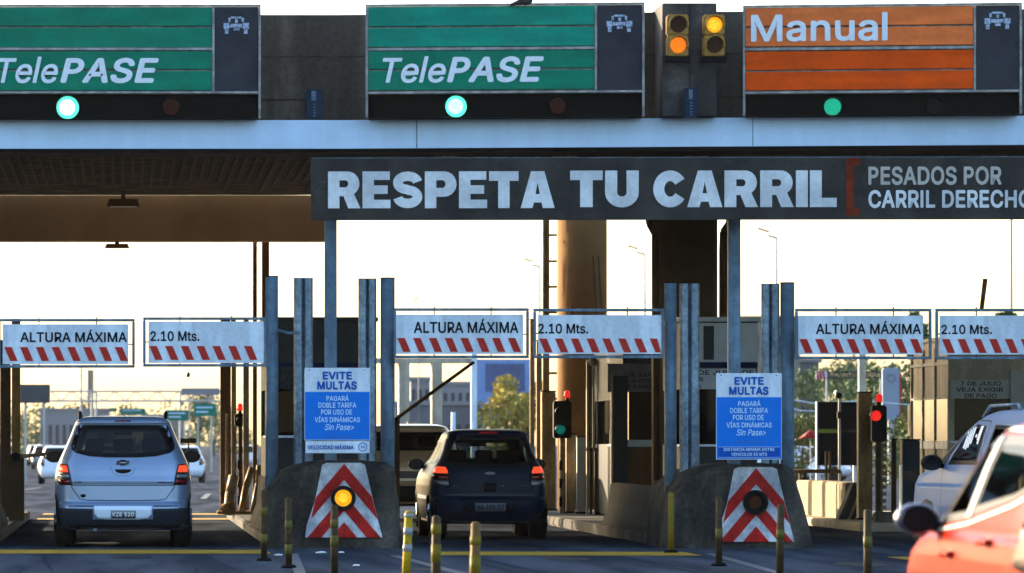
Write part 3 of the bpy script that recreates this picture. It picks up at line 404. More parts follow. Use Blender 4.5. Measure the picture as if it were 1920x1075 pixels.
# columns carrying the canopy
m = MB()
def column(mb, px0, px1, Y, z1):
    r = (px1 - px0) / 2 * Y / F; x = ((px0 + px1) / 2 - VX) * Y / F
    mb.tube((x, Y, 0), (x, Y, z1), r, 32)
    return x, r
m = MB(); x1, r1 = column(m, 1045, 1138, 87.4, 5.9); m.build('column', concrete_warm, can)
m = MB()
for px in (1112, 1122): m.tube(W(px, 480, 86.9) , W(px + 8, 612, 86.9), .012, 6)
m.build('cable', brown_m, can)
m = MB(); x2, r2 = column(m, 1222, 1345, 68, 5.76); m.build('column', brown_m, can, label='round concrete column with its shade put into a dark brown colour')  # concrete column; the dark brown colour stands in for the shade on it
m = MB(); m.path([W(1372, 400, 67), W(1369, 420, 67), W(1358, 436, 67), W(1357, 470, 67), W(1357, 990, 67)], .065); m.build('drain_pipe', brown_m, can)
m = MB(); m.path([W(1216, 400, 67), W(1218, 420, 67), W(1229, 440, 67), W(1231, 900, 67)], .05); m.build('drain_pipe', brown_m, can)
# slim rear poles on the left
for px0, px1, Y in ((474, 482, 86.75), (491, 505, 86.7)):
    m = MB(); a = W(px0, 0, Y); b = W(px1, 0, Y); m.box(a.x, b.x, Y, Y + (b.x - a.x), 0, 5.2); m.build('support_pole', brown_m, can)
# cable ladder mast beside the warm column
t = thing('cable_ladder', 'tall brown cable ladder with short rungs standing left of the sunlit column', 'ladder', (W(1024, 0, 87).x, 87, 0))
m = MB(); m.box(-.06, -.02, 0, .06, 0, 5.75); m.box(.02, .06, 0, .06, 0, 5.75); m.box(-.02, .02, .03, .05, 0, 5.75); m.build('rail', ochre_m, t)
m = MB()
for py in (441, 490, 538, 586, 700, 748, 796): z = H - (py - VY) * 87 / F; m.box(.055, .2, .01, .05, z - .02, z + .02)
for py in range(420, 900, 45): z = H - (py - VY) * 87 / F; m.box(-.06, .06, -.015, .0, z - .02, z + .01)
m.build('rung', ochre_m, t)
# lamps under the canopy
for nm, px0, py0, px1, py1, Y, lb in (('a', 196, 457, 243, 465, 86.2, 'flat lamp under the lower edge of the rear beam'), ('b', 200, 373, 262, 387, 84, 'brown box lamp under the dark ceiling in front of the beam')):
    t = thing('ceiling_lamp', lb, 'lamp', W((px0 + px1) / 2, py1, Y))
    a = Lp(t, px0, py1, Y); b = Lp(t, px1, py0, Y)
    m = MB(); m.prism([(a.x, a.z), (b.x, a.z), (b.x * .85, b.z), (a.x * .85, b.z)], 0, .25); m.build('lamp_housing', brown_m if nm == 'b' else concrete_warm, t)
    m = MB(); m.box(a.x * .8, b.x * .8, .03, .22, a.z - .006, a.z - .001); m.build('diffuser', white_t, t)
    m = MB(); z1 = (4.94 if nm == 'a' else 5.74) - t.location.z; m.box(-.04, .04, .08, .16, b.z, z1); m.build('bracket', brown_m, t)

# ------------------------------------------------------------------ overhead lane signs
def overhead(x0, x1, px_split, pl_top, ybot, label, boards, lamps, yl=None, words=(), icon=0, Ya=60.55, Yb=60.55):
    """x0,x1: outer edges in photo px; vertical measures given at the left end"""
    a = W(x0, 0, Ya); b = W(x1, 0, Yb); rz = math.atan2(Yb - Ya, b.x - a.x); wd = math.hypot(b.x - a.x, Yb - Ya); k = wd / (x1 - x0)
    z0 = 5.41
    t = thing('overhead_lane_sign', label, 'sign', (a.x, Ya - .05, z0), rz, 'lane signs on top of the canopy')
    X = lambda px: (px - x0) * k
    Z = lambda py: H - (py - VY) * Ya / F - z0
    top, bot = pl_top, ybot
    # frame
    m = MB(); f = .030
    m.box(0, wd, 0, .06, Z(top + 4), Z(top)); m.box(0, f, 0, .06, 0, Z(top + 4)); m.box(wd - f, wd, 0, .06, 0, Z(top + 4))
    m.box(f, wd - f, 0, .06, Z(bot + 4), Z(bot)); xs = X(px_split); m.box(xs - .015, xs + .015, .002, .058, Z(bot), Z(top + 4))
    m.box(f, wd - f, .061, .07, Z(bot), Z(top + 4)); mid = yl; m.box(f, xs - .015, .001, .059, Z(mid + 5), Z(mid))
    m.build('frame', frame_m, t, bevel=.003)
    for (ya, yb2, mt) in boards:
        m = MB(); m.box(f + .004, xs - .019, .015, .05, Z(yb2) + .006, Z(ya) - .006); m.build('board', mt, t, bevel=.003)
    m = MB(); m.box(xs + .02, wd - f - .004, .02, .06, Z(bot) + .004, Z(top + 4) - .004); p = m.build('led_panel', panel_black, t)
    ic = MB(); cx = (xs + wd) / 2 - .01; cz = Z(icon); s_ = .16
    def bl(u0, v0, u1, v1): ic.box(cx + u0 * s_, cx + u1 * s_, .014, .0195, cz + v0 * s_, cz + v1 * s_)
    bl(-1, -.1, -.55, .35); bl(.5, -.1, 1, .35); bl(-.5, .0, .45, .28); bl(-.62, .42, -.45, .75); bl(.42, .42, .6, .75); bl(-.42, .7, .4, .85); bl(-.9, -.5, -.62, -.14); bl(.6, -.5, .88, -.14); bl(-.2, -.25, .25, -.05); bl(-.1, .35, .12, .62)
    ic.build('car_symbol', mat('led_symbol', (0.46, 0.54, 0.72), 0.5, var=0.75, scale=30), p)
    m = MB(); m.box(f + .002, wd - f - .002, .10, .5, 0.0, Z(bot + 5)); m.build('signal_box', dark_box, t)
    for (px, py, rad, mt, core, on) in lamps:
        r_ = rad * k; m = MB(); m.disc(X(px), .03, Z(py), r_, .05, 32); L_ = m.build('lamp', mt, t)
        if core:
            m = MB(); m.disc(X(px) - r_ * .05, .022, Z(py), r_ * .72, .006, 28); m.build('lamp_core', core, L_)
        m = MB(); m.ring(X(px), -.06 if not on else -.02, Z(py), r_ * 1.16, r_ * 1.04, .16, 24, 10, 170); m.build('visor', black_pl, L_)
    for (s, xa, ya, xb, yb3, off, sh) in words: text(s, X(xa), Z(yb3), X(xb), Z(ya), .011, white_t, t, off=off, shear=sh)
    return t
G4 = [(14, 51, green_b2), (53, 90, green_b2), (96, 131, green_b), (133, 171, green_b)]
overhead(-34, 489, 400, 9, 172, 'green TelePASE lane sign at the left with the brightest green light', [(14, 50, green_b), (52, 90, green_b), (96, 131, green_b), (133, 171, green_b)],
         [(127, 202, 21, green_on, mat('green_white_core', (.8, 1, .97), .4, emit=2.6), True), (321, 200, 16, red_off, None, False)], yl=90,
         words=[('Tele', -4, 107, 109, 157, 0.016, .22), ('PASE', 113, 109, 298, 157, .032, .22)], icon=52, Ya=60.5, Yb=60.5)
overhead(685, 1208, 1117, 9, 173, 'green TelePASE lane sign in the middle with green light below', G4,
         [(855, 201, 20, green_on, green_hot, True), (1046, 200, 16, red_off, None, False)], yl=91,
         words=[('Tele', 717, 107, 836, 157, .016, .22), ('PASE', 838, 108, 1020, 157, .032, .22)], icon=52, Ya=60.42, Yb=60.12)
overhead(1392, 1915, 1827, 11, 173, 'orange Manual lane sign at the right end of the canopy', [(16, 51, orange_b2), (53, 89, orange_b2), (97, 133, orange_b), (135, 171, orange_b)],
         [(1561, 202, 16, green_mid, None, True), (1752, 200, 14, mat('lamp_black', (.01, .01, .012), .3), None, False)], yl=91,
         words=[('Manual', 1407, 26, 1664, 80, .022, 0)], icon=48, Ya=60.05, Yb=59.65)

# amber signals
def amber(px0, px1, label, top, bottom, sd):
    Y = 59.7; t = thing('amber_signal', label, 'traffic signal', W((px0 + px1) / 2, 105, Y), 0, 'two-lamp amber signals on the pier')
    a = Lp(t, px0, 105, Y); b = Lp(t, px1, 27, Y)
    m = MB(); m.box(a.x, b.x, 0, .22, a.z, a.z + .255); m.box(a.x, b.x, 0, .22, a.z + .265, b.z); m.build('housing', sig_yel, t, bevel=.015)
    for z, mt in ((b.z * .745, top), (b.z * .255, bottom)):
        cx = (a.x + b.x) / 2
        m = MB(); m.disc(cx, -.012, z, .098, .03, 28); q = m.build('lens', mt, t)
        if mt is amber_on: c = MB(); c.disc(cx, -.018, z, .07, .005, 24); c.build('lens_core', amber_hot, q)
        m = MB(); m.ring(cx, -.10, z, .122, .108, .1, 24, -15, 195); m.build('visor', sig_yel, t)
    m = MB(); m.box(-.03, .03, .22, .5, .1, .16); m.box(-.03, .03, .22, .5, .36, .42); m.box(-.16, .16, .05, .17, -.08, -.004); m.build('bracket', black_pl, t)
amber(1252, 1291, 'amber signal left on the pier, its lower lamp lit orange', amber_off, orange_on, -1)
amber(1320, 1359, 'amber signal right on the pier, its upper lamp lit yellow', amber_on, amber_off, 1)
# blue cable boxes
for px0, py0, px1, py1, Y, lb in ((574, 168, 605, 223, 61.0, 'narrow dark blue box on the parapet between the two green signs'), (1284, 165, 1308, 221, 60.0, 'narrow blue box on the pier below the amber signals')):
    t = thing('cable_box', lb, 'box', W((px0 + px1) / 2, py1, Y)); a = Lp(t, px0, py1, Y); b = Lp(t, px1, py0, Y)
    m = MB(); m.box(a.x, b.x, 0, .12, 0, b.z); m.build('box_body', mat('box_blue', (.03, .06, .12), .35, .3, var=.4, scale=8), t, bevel=.01)
    m = MB(); m.box(a.x * .35, b.x * .2, -.004, 0, b.z * .62, b.z * .95)
    for i in range(5): m.box(-.014, .016, -.006, 0, b.z * (.08 + i * .1), b.z * (.12 + i * .1))
    m.build('latch', steel_paint, t)
# bird on the middle sign
bird = MB(); c = W(984, 7, 60.15)
bird.ball((c.x, c.y, c.z + .03), .075, 12, (1.35, .6, .6)); bird.ball((c.x + .085, c.y, c.z + .10), .033, 10); bird.tube((c.x + .07, c.y, c.z + .05), (c.x + .085, c.y, c.z + .1), .035, 8, .025)
bird.tube((c.x + .11, c.y, c.z + .1), (c.x + .14, c.y, c.z + .095), .008, 6, .002); bird.tube((c.x - .06, c.y, c.z + .02), (c.x - .19, c.y, c.z - .02), .035, 8, .015)
bird.tube((c.x, c.y - .015, c.z), (c.x, c.y - .015, c.z - .03), .005, 5); bird.tube((c.x + .01, c.y + .015, c.z), (c.x + .01, c.y + .015, c.z - .03), .005, 5)
solo(bird.build('bird', mat('pigeon_grey', (.10, .10, .11), .8, var=.4, scale=20)), 'small grey bird perched on top of the middle green sign', 'bird')

# ------------------------------------------------------------------ banner
Y0 = 59.75; t = thing('banner_sign', 'wide dark RESPETA TU CARRIL banner on two steel poles under the fascia', 'sign', (W(583, 0, Y0).x, Y0, 0), -.028)
ks = Y0 / F; BX = lambda px: (px - 583) * ks; BZ = lambda py: H - (py - VY) * ks
m = MB(); z0, z1 = BZ(413), BZ(297)
m.prism([(0, z0), (0, BZ(335)), (-.012, BZ(330)), (0, z1), (BX(2060), z1), (BX(2060), z0)], 0, .05); bd = m.build('board', banner_m, t)
m = MB()
for z in (z0, z1 - .03): m.box(.01, BX(2055), .05, .10, z, z + .04)
for px in range(640, 2050, 150): m.box(BX(px), BX(px) + .04, .05, .10, z0 + .05, z1 - .04)
m.build('back_frame', steel_paint, t)
heavy('RESPETA', BX(615), BZ(391), BX(1039), BZ(322), -.002, banner_txt, t)
heavy('TU', BX(1068), BZ(390), BX(1196), BZ(321), -.002, banner_txt, t)
heavy('CARRIL', BX(1223), BZ(390), BX(1565), BZ(321), -.002, banner_txt, t)
m = MB(); m.prism([(BX(1583), BZ(406)), (BX(1583), BZ(298)), (BX(1608), BZ(298)), (BX(1608), BZ(312)), (BX(1597), BZ(312)), (BX(1597), BZ(392)), (BX(1608), BZ(392)), (BX(1608), BZ(406))], -.006, -.001); m.build('bracket_mark', orange_red, t)
text('PESADOS POR', BX(1624), BZ(349), BX(1872), BZ(314), -.002, grey_txt, t, off=.03)
text('CARRIL DERECHO', BX(1624), BZ(392), BX(1928), BZ(358), -.002, banner_txt, t, off=.03)
text('Z', BX(590), BZ(362), BX(612), BZ(340), -.002, mat('faint_letter', (.13, .14, .15), .6), t, off=.0, shear=.4, name='faded_mark')
for px in (621.5, 1384):
    m = MB(); x = BX(px); m.box(x - .077, x + .077, .62, .77, .9, z1 - .05); m.box(x - .05, x + .05, .10, .62, z1 - .3, z1 - .2); m.box(x - .05, x + .05, .10, .62, z0 + .06, z0 + .16); m.build('pole', steel_paint, t, bevel=.012)
# conduit clutter behind the banner
m = MB(); m.path([(2.6, 63, 4.96), (14, 62.2, 4.96)], .05); m.path([(6, 62.4, 4.93), (9.5, 62.2, 4.93)], .03)
for x in (4, 5.5, 7.2, 9.4, 11): m.box(x, x + .3, 61.4, 61.8, 4.80, 4.99)
solo(m.build('conduit_run', tan_m), 'dusty pipes and junction boxes under the canopy above the banner', 'conduit')

# ------------------------------------------------------------------ island posts
GP = 'tall galvanised guard posts on the island noses'
def wpost(px0, px1, ytop, label, Y=60.9):
    a = W(px0, 0, Y); b = W(px1, 0, Y); wd = b.x - a.x; z1 = W(0, ytop, Y).z
    prof = [(0, .03), (.10, 0), (.40, 0), (.5, .05), (.6, 0), (.90, 0), (1, .03)]
    pts = [(p * wd, q) for p, q in prof] + [(p * wd, q + .012) for p, q in prof[::-1]]
    t = thing('guard_post', label, 'post', (a.x, Y, 0), 0, GP)
    m = MB(); m.vprism(pts, 0, z1); m.build('beam_face', galv, t)
    m = MB(); m.box(wd * .3, wd * .7, .062, .16, 0, z1 - .01); m.build('web', galv, t)
    m = MB()
    for z in (z1 - .1, z1 - .8, 1.5):
        for u in (.25, .75): m.disc(wd * u, -.012, z, .014, .02, 8)
    m.build('bolt', steel_paint, t)
def cpost(px0, px1, ytop, label, Y=60.75):
    a = W(px0, 0, Y); b = W(px1, 0, Y); wd = b.x - a.x; z1 = W(0, ytop, Y).z
    t = thing('round_post', label, 'post', ((a.x + b.x) / 2, Y, 0), 0, GP)
    m = MB(); m.tube((0, wd / 2, 0), (0, wd / 2, z1), wd / 2, 20); m.build('shaft', steel_paint, t)
    m = MB(); m.tube((0, wd / 2, z1), (0, wd / 2, z1 + .012), wd / 2 + .004, 20); m.build('cap', dark_box, t)
cpost(498, 522, 519, 'blue-grey round post at the left edge of the near island'); wpost(551, 587, 521, 'ribbed galvanised post left of the first blue sign, beside the banner pole')
wpost(672, 706, 522, 'ribbed galvanised post right of the banner pole, behind the first blue sign'); cpost(714, 741, 522, 'round post hinging the central gate, at the right edge of the near island')
cpost(1247, 1270, 531, 'round post at the left edge of the right island'); wpost(1275, 1312, 532, 'ribbed galvanised post left of the second blue sign')
wpost(1428, 1462, 532, 'ribbed galvanised post right of the second banner pole'); cpost(1465, 1491, 531, 'round post at the right edge of the right island, hinging the Manual lane gate')
for px0, px1, py, lb in ((520, 562, 622, 'short bent bar tying the left gate to the ribbed post'), (1240, 1250, 600, 'small hinge bar at the left edge of the right island')):
    m = MB(); m.path([W(px0, py - 3, 60.7), W((px0 + px1) / 2, py + 3, 60.7), W(px1, py + 1, 60.7)], .018, 6); solo(m.build('tie_bar', steel_paint), lb, 'bar')

# ------------------------------------------------------------------ height limit gates
def gate(x0, y0, x1, y1, words, wx0, wy0, wx1, wy1, sx, label, pin, Y=60.35, rt=0):
    t = thing('height_gate', label, 'height barrier', W(x0, y1, Y), 0, 'height limit gates over the lanes')
    P = lambda px, py: Lp(t, px, py, Y)
    a = P(x0, y1); b = P(x1, y0); f = .036
    m = MB(); m.box(a.x, b.x, 0, f, b.z - f, b.z); m.box(a.x, b.x, 0, f, a.z, a.z + f); m.box(a.x, a.x + f, 0, f, a.z + f, b.z - f); m.box(b.x - f, b.x, 0, f, a.z + f, b.z - f); m.build('frame', steel_paint, t, bevel=.006)
    c = P(pin[0], pin[3]); d_ = P(pin[2], pin[1])
    m = MB(); m.box(c.x, d_.x, .004, .02, c.z, d_.z); p = m.build('panel', panel_white, t)
    cy = [P(sx, wy1 + 9), P(sx, wy1 + 35)]
    m = MB(); hh = (9 + 26); px = sx
    zt, zb = P(0, wy1 + 9).z, P(0, wy1 + 35).z
    for i in range(8):
        q = px + i * 29.6; u0, u1 = P(q, 0).x, P(q + 14, 0).x; sh = 11 * Y / F
        pts = [(max(c.x + .003, min(d_.x - .003, u)), z) for u, z in ((u0, zt), (u1, zt), (u1 + sh, zb), (u0 + sh, zb))]
        if pts[2][0] - pts[3][0] > .005: m.prism(pts, -.001, .0035)
    m.build('stripes', red_v, p)
    ptx = P(wx0, wy1); pt2 = P(wx1, wy0); text(words, ptx.x, ptx.z, pt2.x, pt2.z, .003, black_t, p, off=.022)
    rods = [((a.x + (b.x - a.x) * u, .012, z0_), (a.x + (b.x - a.x) * u, .012, z1_)) for u in (.3, .72) for z0_, z1_ in ((b.z + .02, d_.z - .02), (c.z + .02, a.z))]
    rods += [((c.x + .01, .012, (a.z + b.z) * .5), (a.x, .012, (a.z + b.z) * .5)), ((d_.x - .01, .012, (a.z + b.z) * .48), (b.x, .012, (a.z + b.z) * .48))]
    for p0, p1 in rods: m = MB(); m.tube(p0, p1, .008, 6); m.build('tie_rod', dark_box, t)
    if rt:
        m = MB(); m.tube(P(1841, 580) + Vector((0, .02, 0)), P(1848, 523) + Vector((0, .02, 0)), .026, 8, .03); m.build('rusty_stub', rust, t)
    return t
gate(-4, 598, 253, 690, 'ALTURA MÁXIMA', 38, 618, 238, 642, 8, 'ALTURA MAXIMA height gate at the far left', (5, 608, 241, 683))
gate(268, 595, 499, 688, '2.10 Mts.', 282, 621, 374, 640, 280, '2.10 Mts. height gate over the silver car', (278, 603, 497, 681))
gate(738, 578, 992, 672, 'ALTURA MÁXIMA', 776, 598, 972, 625, 745, 'ALTURA MAXIMA height gate over the dark hatchback', (741, 590, 981, 664))
gate(1000, 579, 1245, 672, '2.10 Mts.', 1009, 607, 1103, 626, 1011, '2.10 Mts. height gate in front of the round columns', (1009, 591, 1240, 664))
gate(1491, 579, 1747, 674, 'ALTURA MÁXIMA', 1530, 602, 1727, 627, 1499, 'ALTURA MAXIMA height gate right of the second blue sign', (1497, 592, 1731, 665))
gate(1754, 579, 2010, 674, '2.10 Mts.', 1765, 609, 1860, 627, 1766, '2.10 Mts. height gate at the far right with a rusty stub on top', (1762, 592, 2000, 665), rt=1)

# ------------------------------------------------------------------ EVITE MULTAS signs
def evite(ox, oy, label, second):
    Y = 59.55; t = thing('toll_notice_sign', label, 'sign', W(632 + ox, 850 + oy, Y), 0, 'blue toll notices on the island noses')
    P = lambda px, py: Lp(t, px + ox, py + oy, Y)
    bot = 826 if not second else 862 - oy
    a = P(571, bot); b = P(694, 690)
    m = MB(); m.box(a.x, b.x, 0, .02, a.z, b.z); bd = m.build('board', panel_white, t, bevel=.004)
    c = P(571, bot - 1.5); e = P(693, 735)
    m = MB(); m.box(c.x + .006, e.x, -.003, -.0005, c.z, e.z); bl_ = m.build('blue_field', blue_s, t)
    def tx(s, x0, y0, x1, y1, mt, **k):
        q = P(x0, y1); r_ = P(x1, y0); text(s, q.x, q.z, r_.x, r_.z, -.0035, mt, t, **k)
    tx('EVITE', 605, 697, 660, 712, blue_txt, off=.045); tx('MULTAS', 595, 715, 669, 731, blue_txt, off=.045)
    tx('PAGARÁ', 612, 740, 654, 752, lblue_txt, off=.02); tx('DOBLE TARIFA', 597, 755, 668, 765, lblue_txt, off=.02); tx('POR USO DE', 602, 768, 660, 778, lblue_txt, off=.02)
    tx('VÍAS DINÁMICAS', 590, 780, 675, 792, lblue_txt, off=.02); tx('Sin Pase>', 609, 795, 664, 807, lblue_txt, off=.012, shear=.3)
    tx('www.ausa.com', 608, 817, 660, 821, mat('faint_blue_letter', (.10, .30, .70), .5), off=.0)
    if not second:
        a = P(573, 850); b = P(693, 827.5)
        m = MB(); m.box(a.x, b.x, -.006, .014, a.z, b.z); pl = m.build('speed_plate', panel_white, t, bevel=.004)
        q = P(577, 843); r_ = P(663, 833); text('VELOCIDAD MÁXIMA', q.x, q.z, r_.x, r_.z, -.007, blue_txt, pl, off=.03)
        cc = P(680, 838.5); m = MB(); m.ring(cc.x, -.009, cc.z, .056, .046, .003, 24); m.build('ring_mark', blue_txt, pl)
        text('70', cc.x - .026, cc.z - .018, cc.x + .026, cc.z + .018, -.007, blue_txt, pl, off=.02)
    else:
        a = P(575, 848); b = P(690, 828); m = MB(); m.box(a.x, b.x, -.006, -.0035, a.z, b.z); pl = m.build('footer', blue_d, t)
        q = P(585, 836); r_ = P(680, 830); text('DISTANCIA MINIMA ENTRE', q.x, q.z, r_.x, r_.z, -.007, lblue_txt, pl, off=.02)
        q = P(599, 845); r_ = P(666, 839); text('VEHICULOS 50 MTS', q.x, q.z, r_.x, r_.z, -.007, lblue_txt, pl, off=.02)
        m = MB(); 
        for z in (a.z, b.z - .004): m.box(a.x, b.x, -.008, -.006, z, z + .004)
        m.build('footer_line', lblue_txt, pl)
    m = MB()
    for px in (580, 684):
        for py in (694, 822): q = P(px, py); m.disc(q.x, -.006, q.z, .009, .006, 8)
    for z in (P(0, 705).z, P(0, 812).z): m.box(P(585, 0).x, P(682, 0).x, .02, .30, z, z + .03)
    m.build('fixing', steel_paint, t)
evite(0, 0, 'blue EVITE MULTAS notice with a VELOCIDAD MAXIMA 70 plate below', False)
evite(772, 10, 'blue EVITE MULTAS notice with DISTANCIA MINIMA footer, on the right island', True)

# ------------------------------------------------------------------ concrete noses with chevrons
def clip(poly, cv):
    out = poly
    for i in range(len(cv)):
        ax, ay = cv[i]; bx, by = cv[(i + 1) % len(cv)]; inp = out; out = []
        sd = lambda p: (bx - ax) * (p[1] - ay) - (by - ay) * (p[0] - ax)
        for j in range(len(inp)):
            p, q = inp[j], inp[(j + 1) % len(inp)]; sp, sq = sd(p), sd(q)
            if sp >= 0: out.append(p)
            if (sp >= 0) != (sq >= 0):
                u = sp / (sp - sq); out.append((p[0] + (q[0] - p[0]) * u, p[1] + (q[1] - p[1]) * u))
        if not out: return []
    return out
def nose(pts, ox, oy, label, lit):
    Y = 60.0; X0 = W(sum(p[0] for p in pts) / len(pts), 0, Y).x
    t = thing('concrete_nose', label, 'crash barrier', (X0, Y, 0), 0, 'concrete noses of the toll islands')
    P = lambda px, py: (Lp(t, px, py, Y).x, max(0, Lp(t, px, py, Y).z))
    pr = [P(*p) for p in pts]; cx = sum(p[0] for p in pr) / len(pr)
    m = MB(); n = len(pr)
    secs = [(0, .93, .90), (.12, .985, .975), (.35, 1, 1), (1.2, 1, 1.0), (2.4, 1, .97)]
    rings = [[m.bm.verts.new((cx + (x - cx) * sx, y, z * sz)) for x, z in pr] for y, sx, sz in secs]
    for A, B in zip(rings, rings[1:]):
        for i in range(n): m.bm.faces.new((A[i], A[(i + 1) % n], B[(i + 1) % n], B[i]))
    m.bm.faces.new(rings[0][::-1]); m.bm.faces.new(rings[-1])
    bmesh.ops.triangulate(m.bm, faces=[f for f in m.bm.faces if len(f.verts) > 4]); bmesh.ops.subdivide_edges(m.bm, edges=m.bm.edges[:], cuts=3, use_grid_fill=True)
    from mathutils import noise
    for v in m.bm.verts:
        q = v.co + t.location; k = noise.noise(q * 5) * .012 + noise.noise(q * 17) * .008
        if v.co.z > .02 and v.co.y > .02: v.co.x += k * (1 if v.co.x > cx else -1); v.co.z += k * .8
    m.build('concrete_body', concrete_dark, t, smooth=False)
    C = lambda px, py: (Lp(t, px + ox, py + oy, Y).x, Lp(t, px + ox, py + oy, Y).z)
    trap = [(572, 1008), (717, 1008), (711, 985), (700, 940), (684, 872), (676, 868), (612, 868), (604, 872), (590, 940), (575, 985)]
    m = MB(); m.prism([C(*p) for p in trap], -.035, -.012); bd = m.build('chevron_board', white_chev, t)
    cv = [(px, -py) for px, py in trap]
    m = MB()
    for ay, th in ((870, 30), (927, 31), (979, 40)):
        for sg in (-1, 1):
            e = 90
            q = [(645, -ay), (645, -ay - th), (645 + sg * e, -ay - th - e * 1.18), (645 + sg * e, -ay - e * 1.18)]
            if sg > 0: q = q
            else: q = q[::-1]
            k = clip(q, cv)
            if len(k) < 3:
                k = clip(q[::-1], cv)
            if len(k) >= 3: m.prism([C(x, -y) for x, y in k], -.039, -.0355)
    m.build('red_chevron', red_chev, bd)
    lx, lz = C(643, 934)
    m = MB(); m.ring(lx, -.13, lz, .155, .118, .12, 32); m.disc(lx, -.05, lz, .12, .03, 32); h = m.build('lamp_housing', black_pl, t)
    m = MB(); m.disc(lx, -.085, lz, .105 if lit else .08, .03, 28); q = m.build('lamp', amber_on if lit else amber_off, t)
    if lit: m = MB(); m.disc(lx, -.092, lz, .06, .006, 24); m.build('lamp_core', amber_hot, q)
nose([(499, 1030), (501, 960), (507, 910), (520, 893), (545, 876), (575, 867), (620, 863), (700, 865), (728, 868), (742, 878), (748, 930), (757, 1030)], 0, 0, 'rounded concrete nose with red chevrons and a lit amber lamp', True)
nose([(1250, 1030), (1253, 960), (1262, 915), (1285, 890), (1320, 874), (1370, 868), (1470, 870), (1491, 876), (1510, 945), (1532, 1030)], 772, 8, 'rounded concrete nose with red chevrons and an unlit lamp', False)
# traffic islands behind the noses
def kerb(name, pts, h=.15, mt=concrete):
    m = MB(); m.vprism(pts, 0, h); return struct(m.build(name, mt, bevel=.02))
kerb('traffic_island', [(1.80, 62.35), (3.5, 62.35), (3.5, 84), (1.80, 84)])
kerb('traffic_island', [(6.80, 62.35), (8.62, 62.35), (8.62, 84), (6.80, 84)])
kerb('traffic_island', [(-4.2, 60.2), (-1.62, 60.2), (-1.62, 83), (-4.2, 83)])
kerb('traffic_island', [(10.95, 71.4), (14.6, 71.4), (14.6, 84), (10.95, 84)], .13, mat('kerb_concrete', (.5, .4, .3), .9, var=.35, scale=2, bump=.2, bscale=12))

# ------------------------------------------------------------------ Jersey barriers
def jersey(x, y0, y1, z1, wdt, label, mt, grp='concrete barriers along the toll islands'):
    t = thing('concrete_barrier', label, 'barrier', (x, y0, .15), 0, grp)
    hw = wdt / 2; pf = [(-hw, 0), (-hw, .08), (-hw * .55, .32), (-hw * .4, z1), (hw * .4, z1), (hw * .55, .32), (hw, .08), (hw, 0)]
    m = MB(); m.prism(pf, 0, y1 - y0); m.build('barrier_body', mt, t, bevel=.012)
jersey(7.02, 62.6, 68.5, .60, .36, 'dark concrete barrier along the kerb right of the dark hatchback', mat('dark_concrete', (.12, .115, .10), .92, var=.4, scale=2.5, bump=.3, bscale=12))  # darker concrete tone than the other barriers
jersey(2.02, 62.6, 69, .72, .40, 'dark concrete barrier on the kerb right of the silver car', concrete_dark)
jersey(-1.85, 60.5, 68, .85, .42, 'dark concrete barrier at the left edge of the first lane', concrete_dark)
# battered guard ends
def guard_end(x, Y, sgn, label):
    t = thing('guard_end', label, 'guard rail', (x, Y, .15), 0, 'battered tubular guard ends beside the first lane')
    m = MB(); m.path([(0, 0, 0), (sgn * .04, .1, .35), (sgn * .10, .2, .62)], .085, 14); m.build('bent_tube', tan_m, t)
    m = MB(); m.path([(sgn * .22, .1, 0), (sgn * .30, .2, .45), (sgn * .40, .3, .75)], .06, 12); m.path([(sgn * .4, .12, 0), (sgn * .5, .25, .5), (sgn * .52, .3, .8)], .05, 12); m.build('side_tube', ochre_m, t)
    m = MB(); m.box(-.18, .5 if sgn > 0 else .18, -.2, .5, 0, .05); m.tube((-.1, -.1, .08), (.1, -.12, .12), .09, 12); m.build('base_plate', concrete_warm, t)
guard_end(1.72, 79, 1, 'battered golden tubes at the foot of the posts right of the silver car'); guard_end(-1.72, 77, -1, 'battered tubes at the left edge of the first lane')

# ------------------------------------------------------------------ left island furniture (frame edge)
def slim_post(px0, px1, ytop, Y, mt, name, label, cat='post', ybase=None, extra=None, grp=None):
    x0, x1 = W(px0, 0, Y).x, W(px1, 0, Y).x; z1 = W(0, ytop, Y).z; zb = .15
    t = thing(name, label, cat, ((x0 + x1) / 2, Y, zb), 0, grp); hw = (x1 - x0) / 2
    m = MB(); m.box(-hw, hw, 0, hw * 2, 0, z1 - zb); m.build('shaft', mt, t, bevel=min(.012, hw * .3))
    m = MB(); m.box(-hw - .03, hw + .03, -.03, hw * 2 + .03, 0, .03); m.build('base_plate', dark_box, t)
    m = MB(); m.box(-hw - .008, hw + .008, -.008, hw * 2 + .008, z1 - zb, z1 - zb + .02); m.build('cap', dark_box, t)
    return t
slim_post(22, 38, 600, 82, ochre_m, 'steel_column', 'ochre steel column at the left edge rising behind the height gate')
slim_post(0, 20, 640, 76, brown_m, 'steel_column', 'dark brown column in the lower left corner')
slim_post(413, 433, 600, 83, brown_m, 'steel_column', 'dark brown column just right of the silver car roof')
slim_post(434, 443, 600, 82, ochre_m, 'steel_column', 'thin golden column left of the red beacon')
slim_post(456, 467, 600, 80, tan_m, 'steel_column', 'thin tan column right of the red beacon')
slim_post(423, 428, 775, 82, tan_m, 'conduit_post', 'thin tan conduit beside the dark brown column')
slim_post(994, 1002, 600, 86.9, tan_m, 'steel_column', 'pale thin column at the left side of the far island')
slim_post(1006, 1016, 640, 85, tan_m, 'steel_column', 'second pale thin column beside the cable ladder')
slim_post(1016, 1042, 735, 83, ochre_m, 'steel_cabinet', 'tall ochre cabinet post right of the dark hatchback', 'cabinet')
slim_post(1062, 1079, 815, 80, tan_m, 'steel_column', 'short tan post under the green signal')
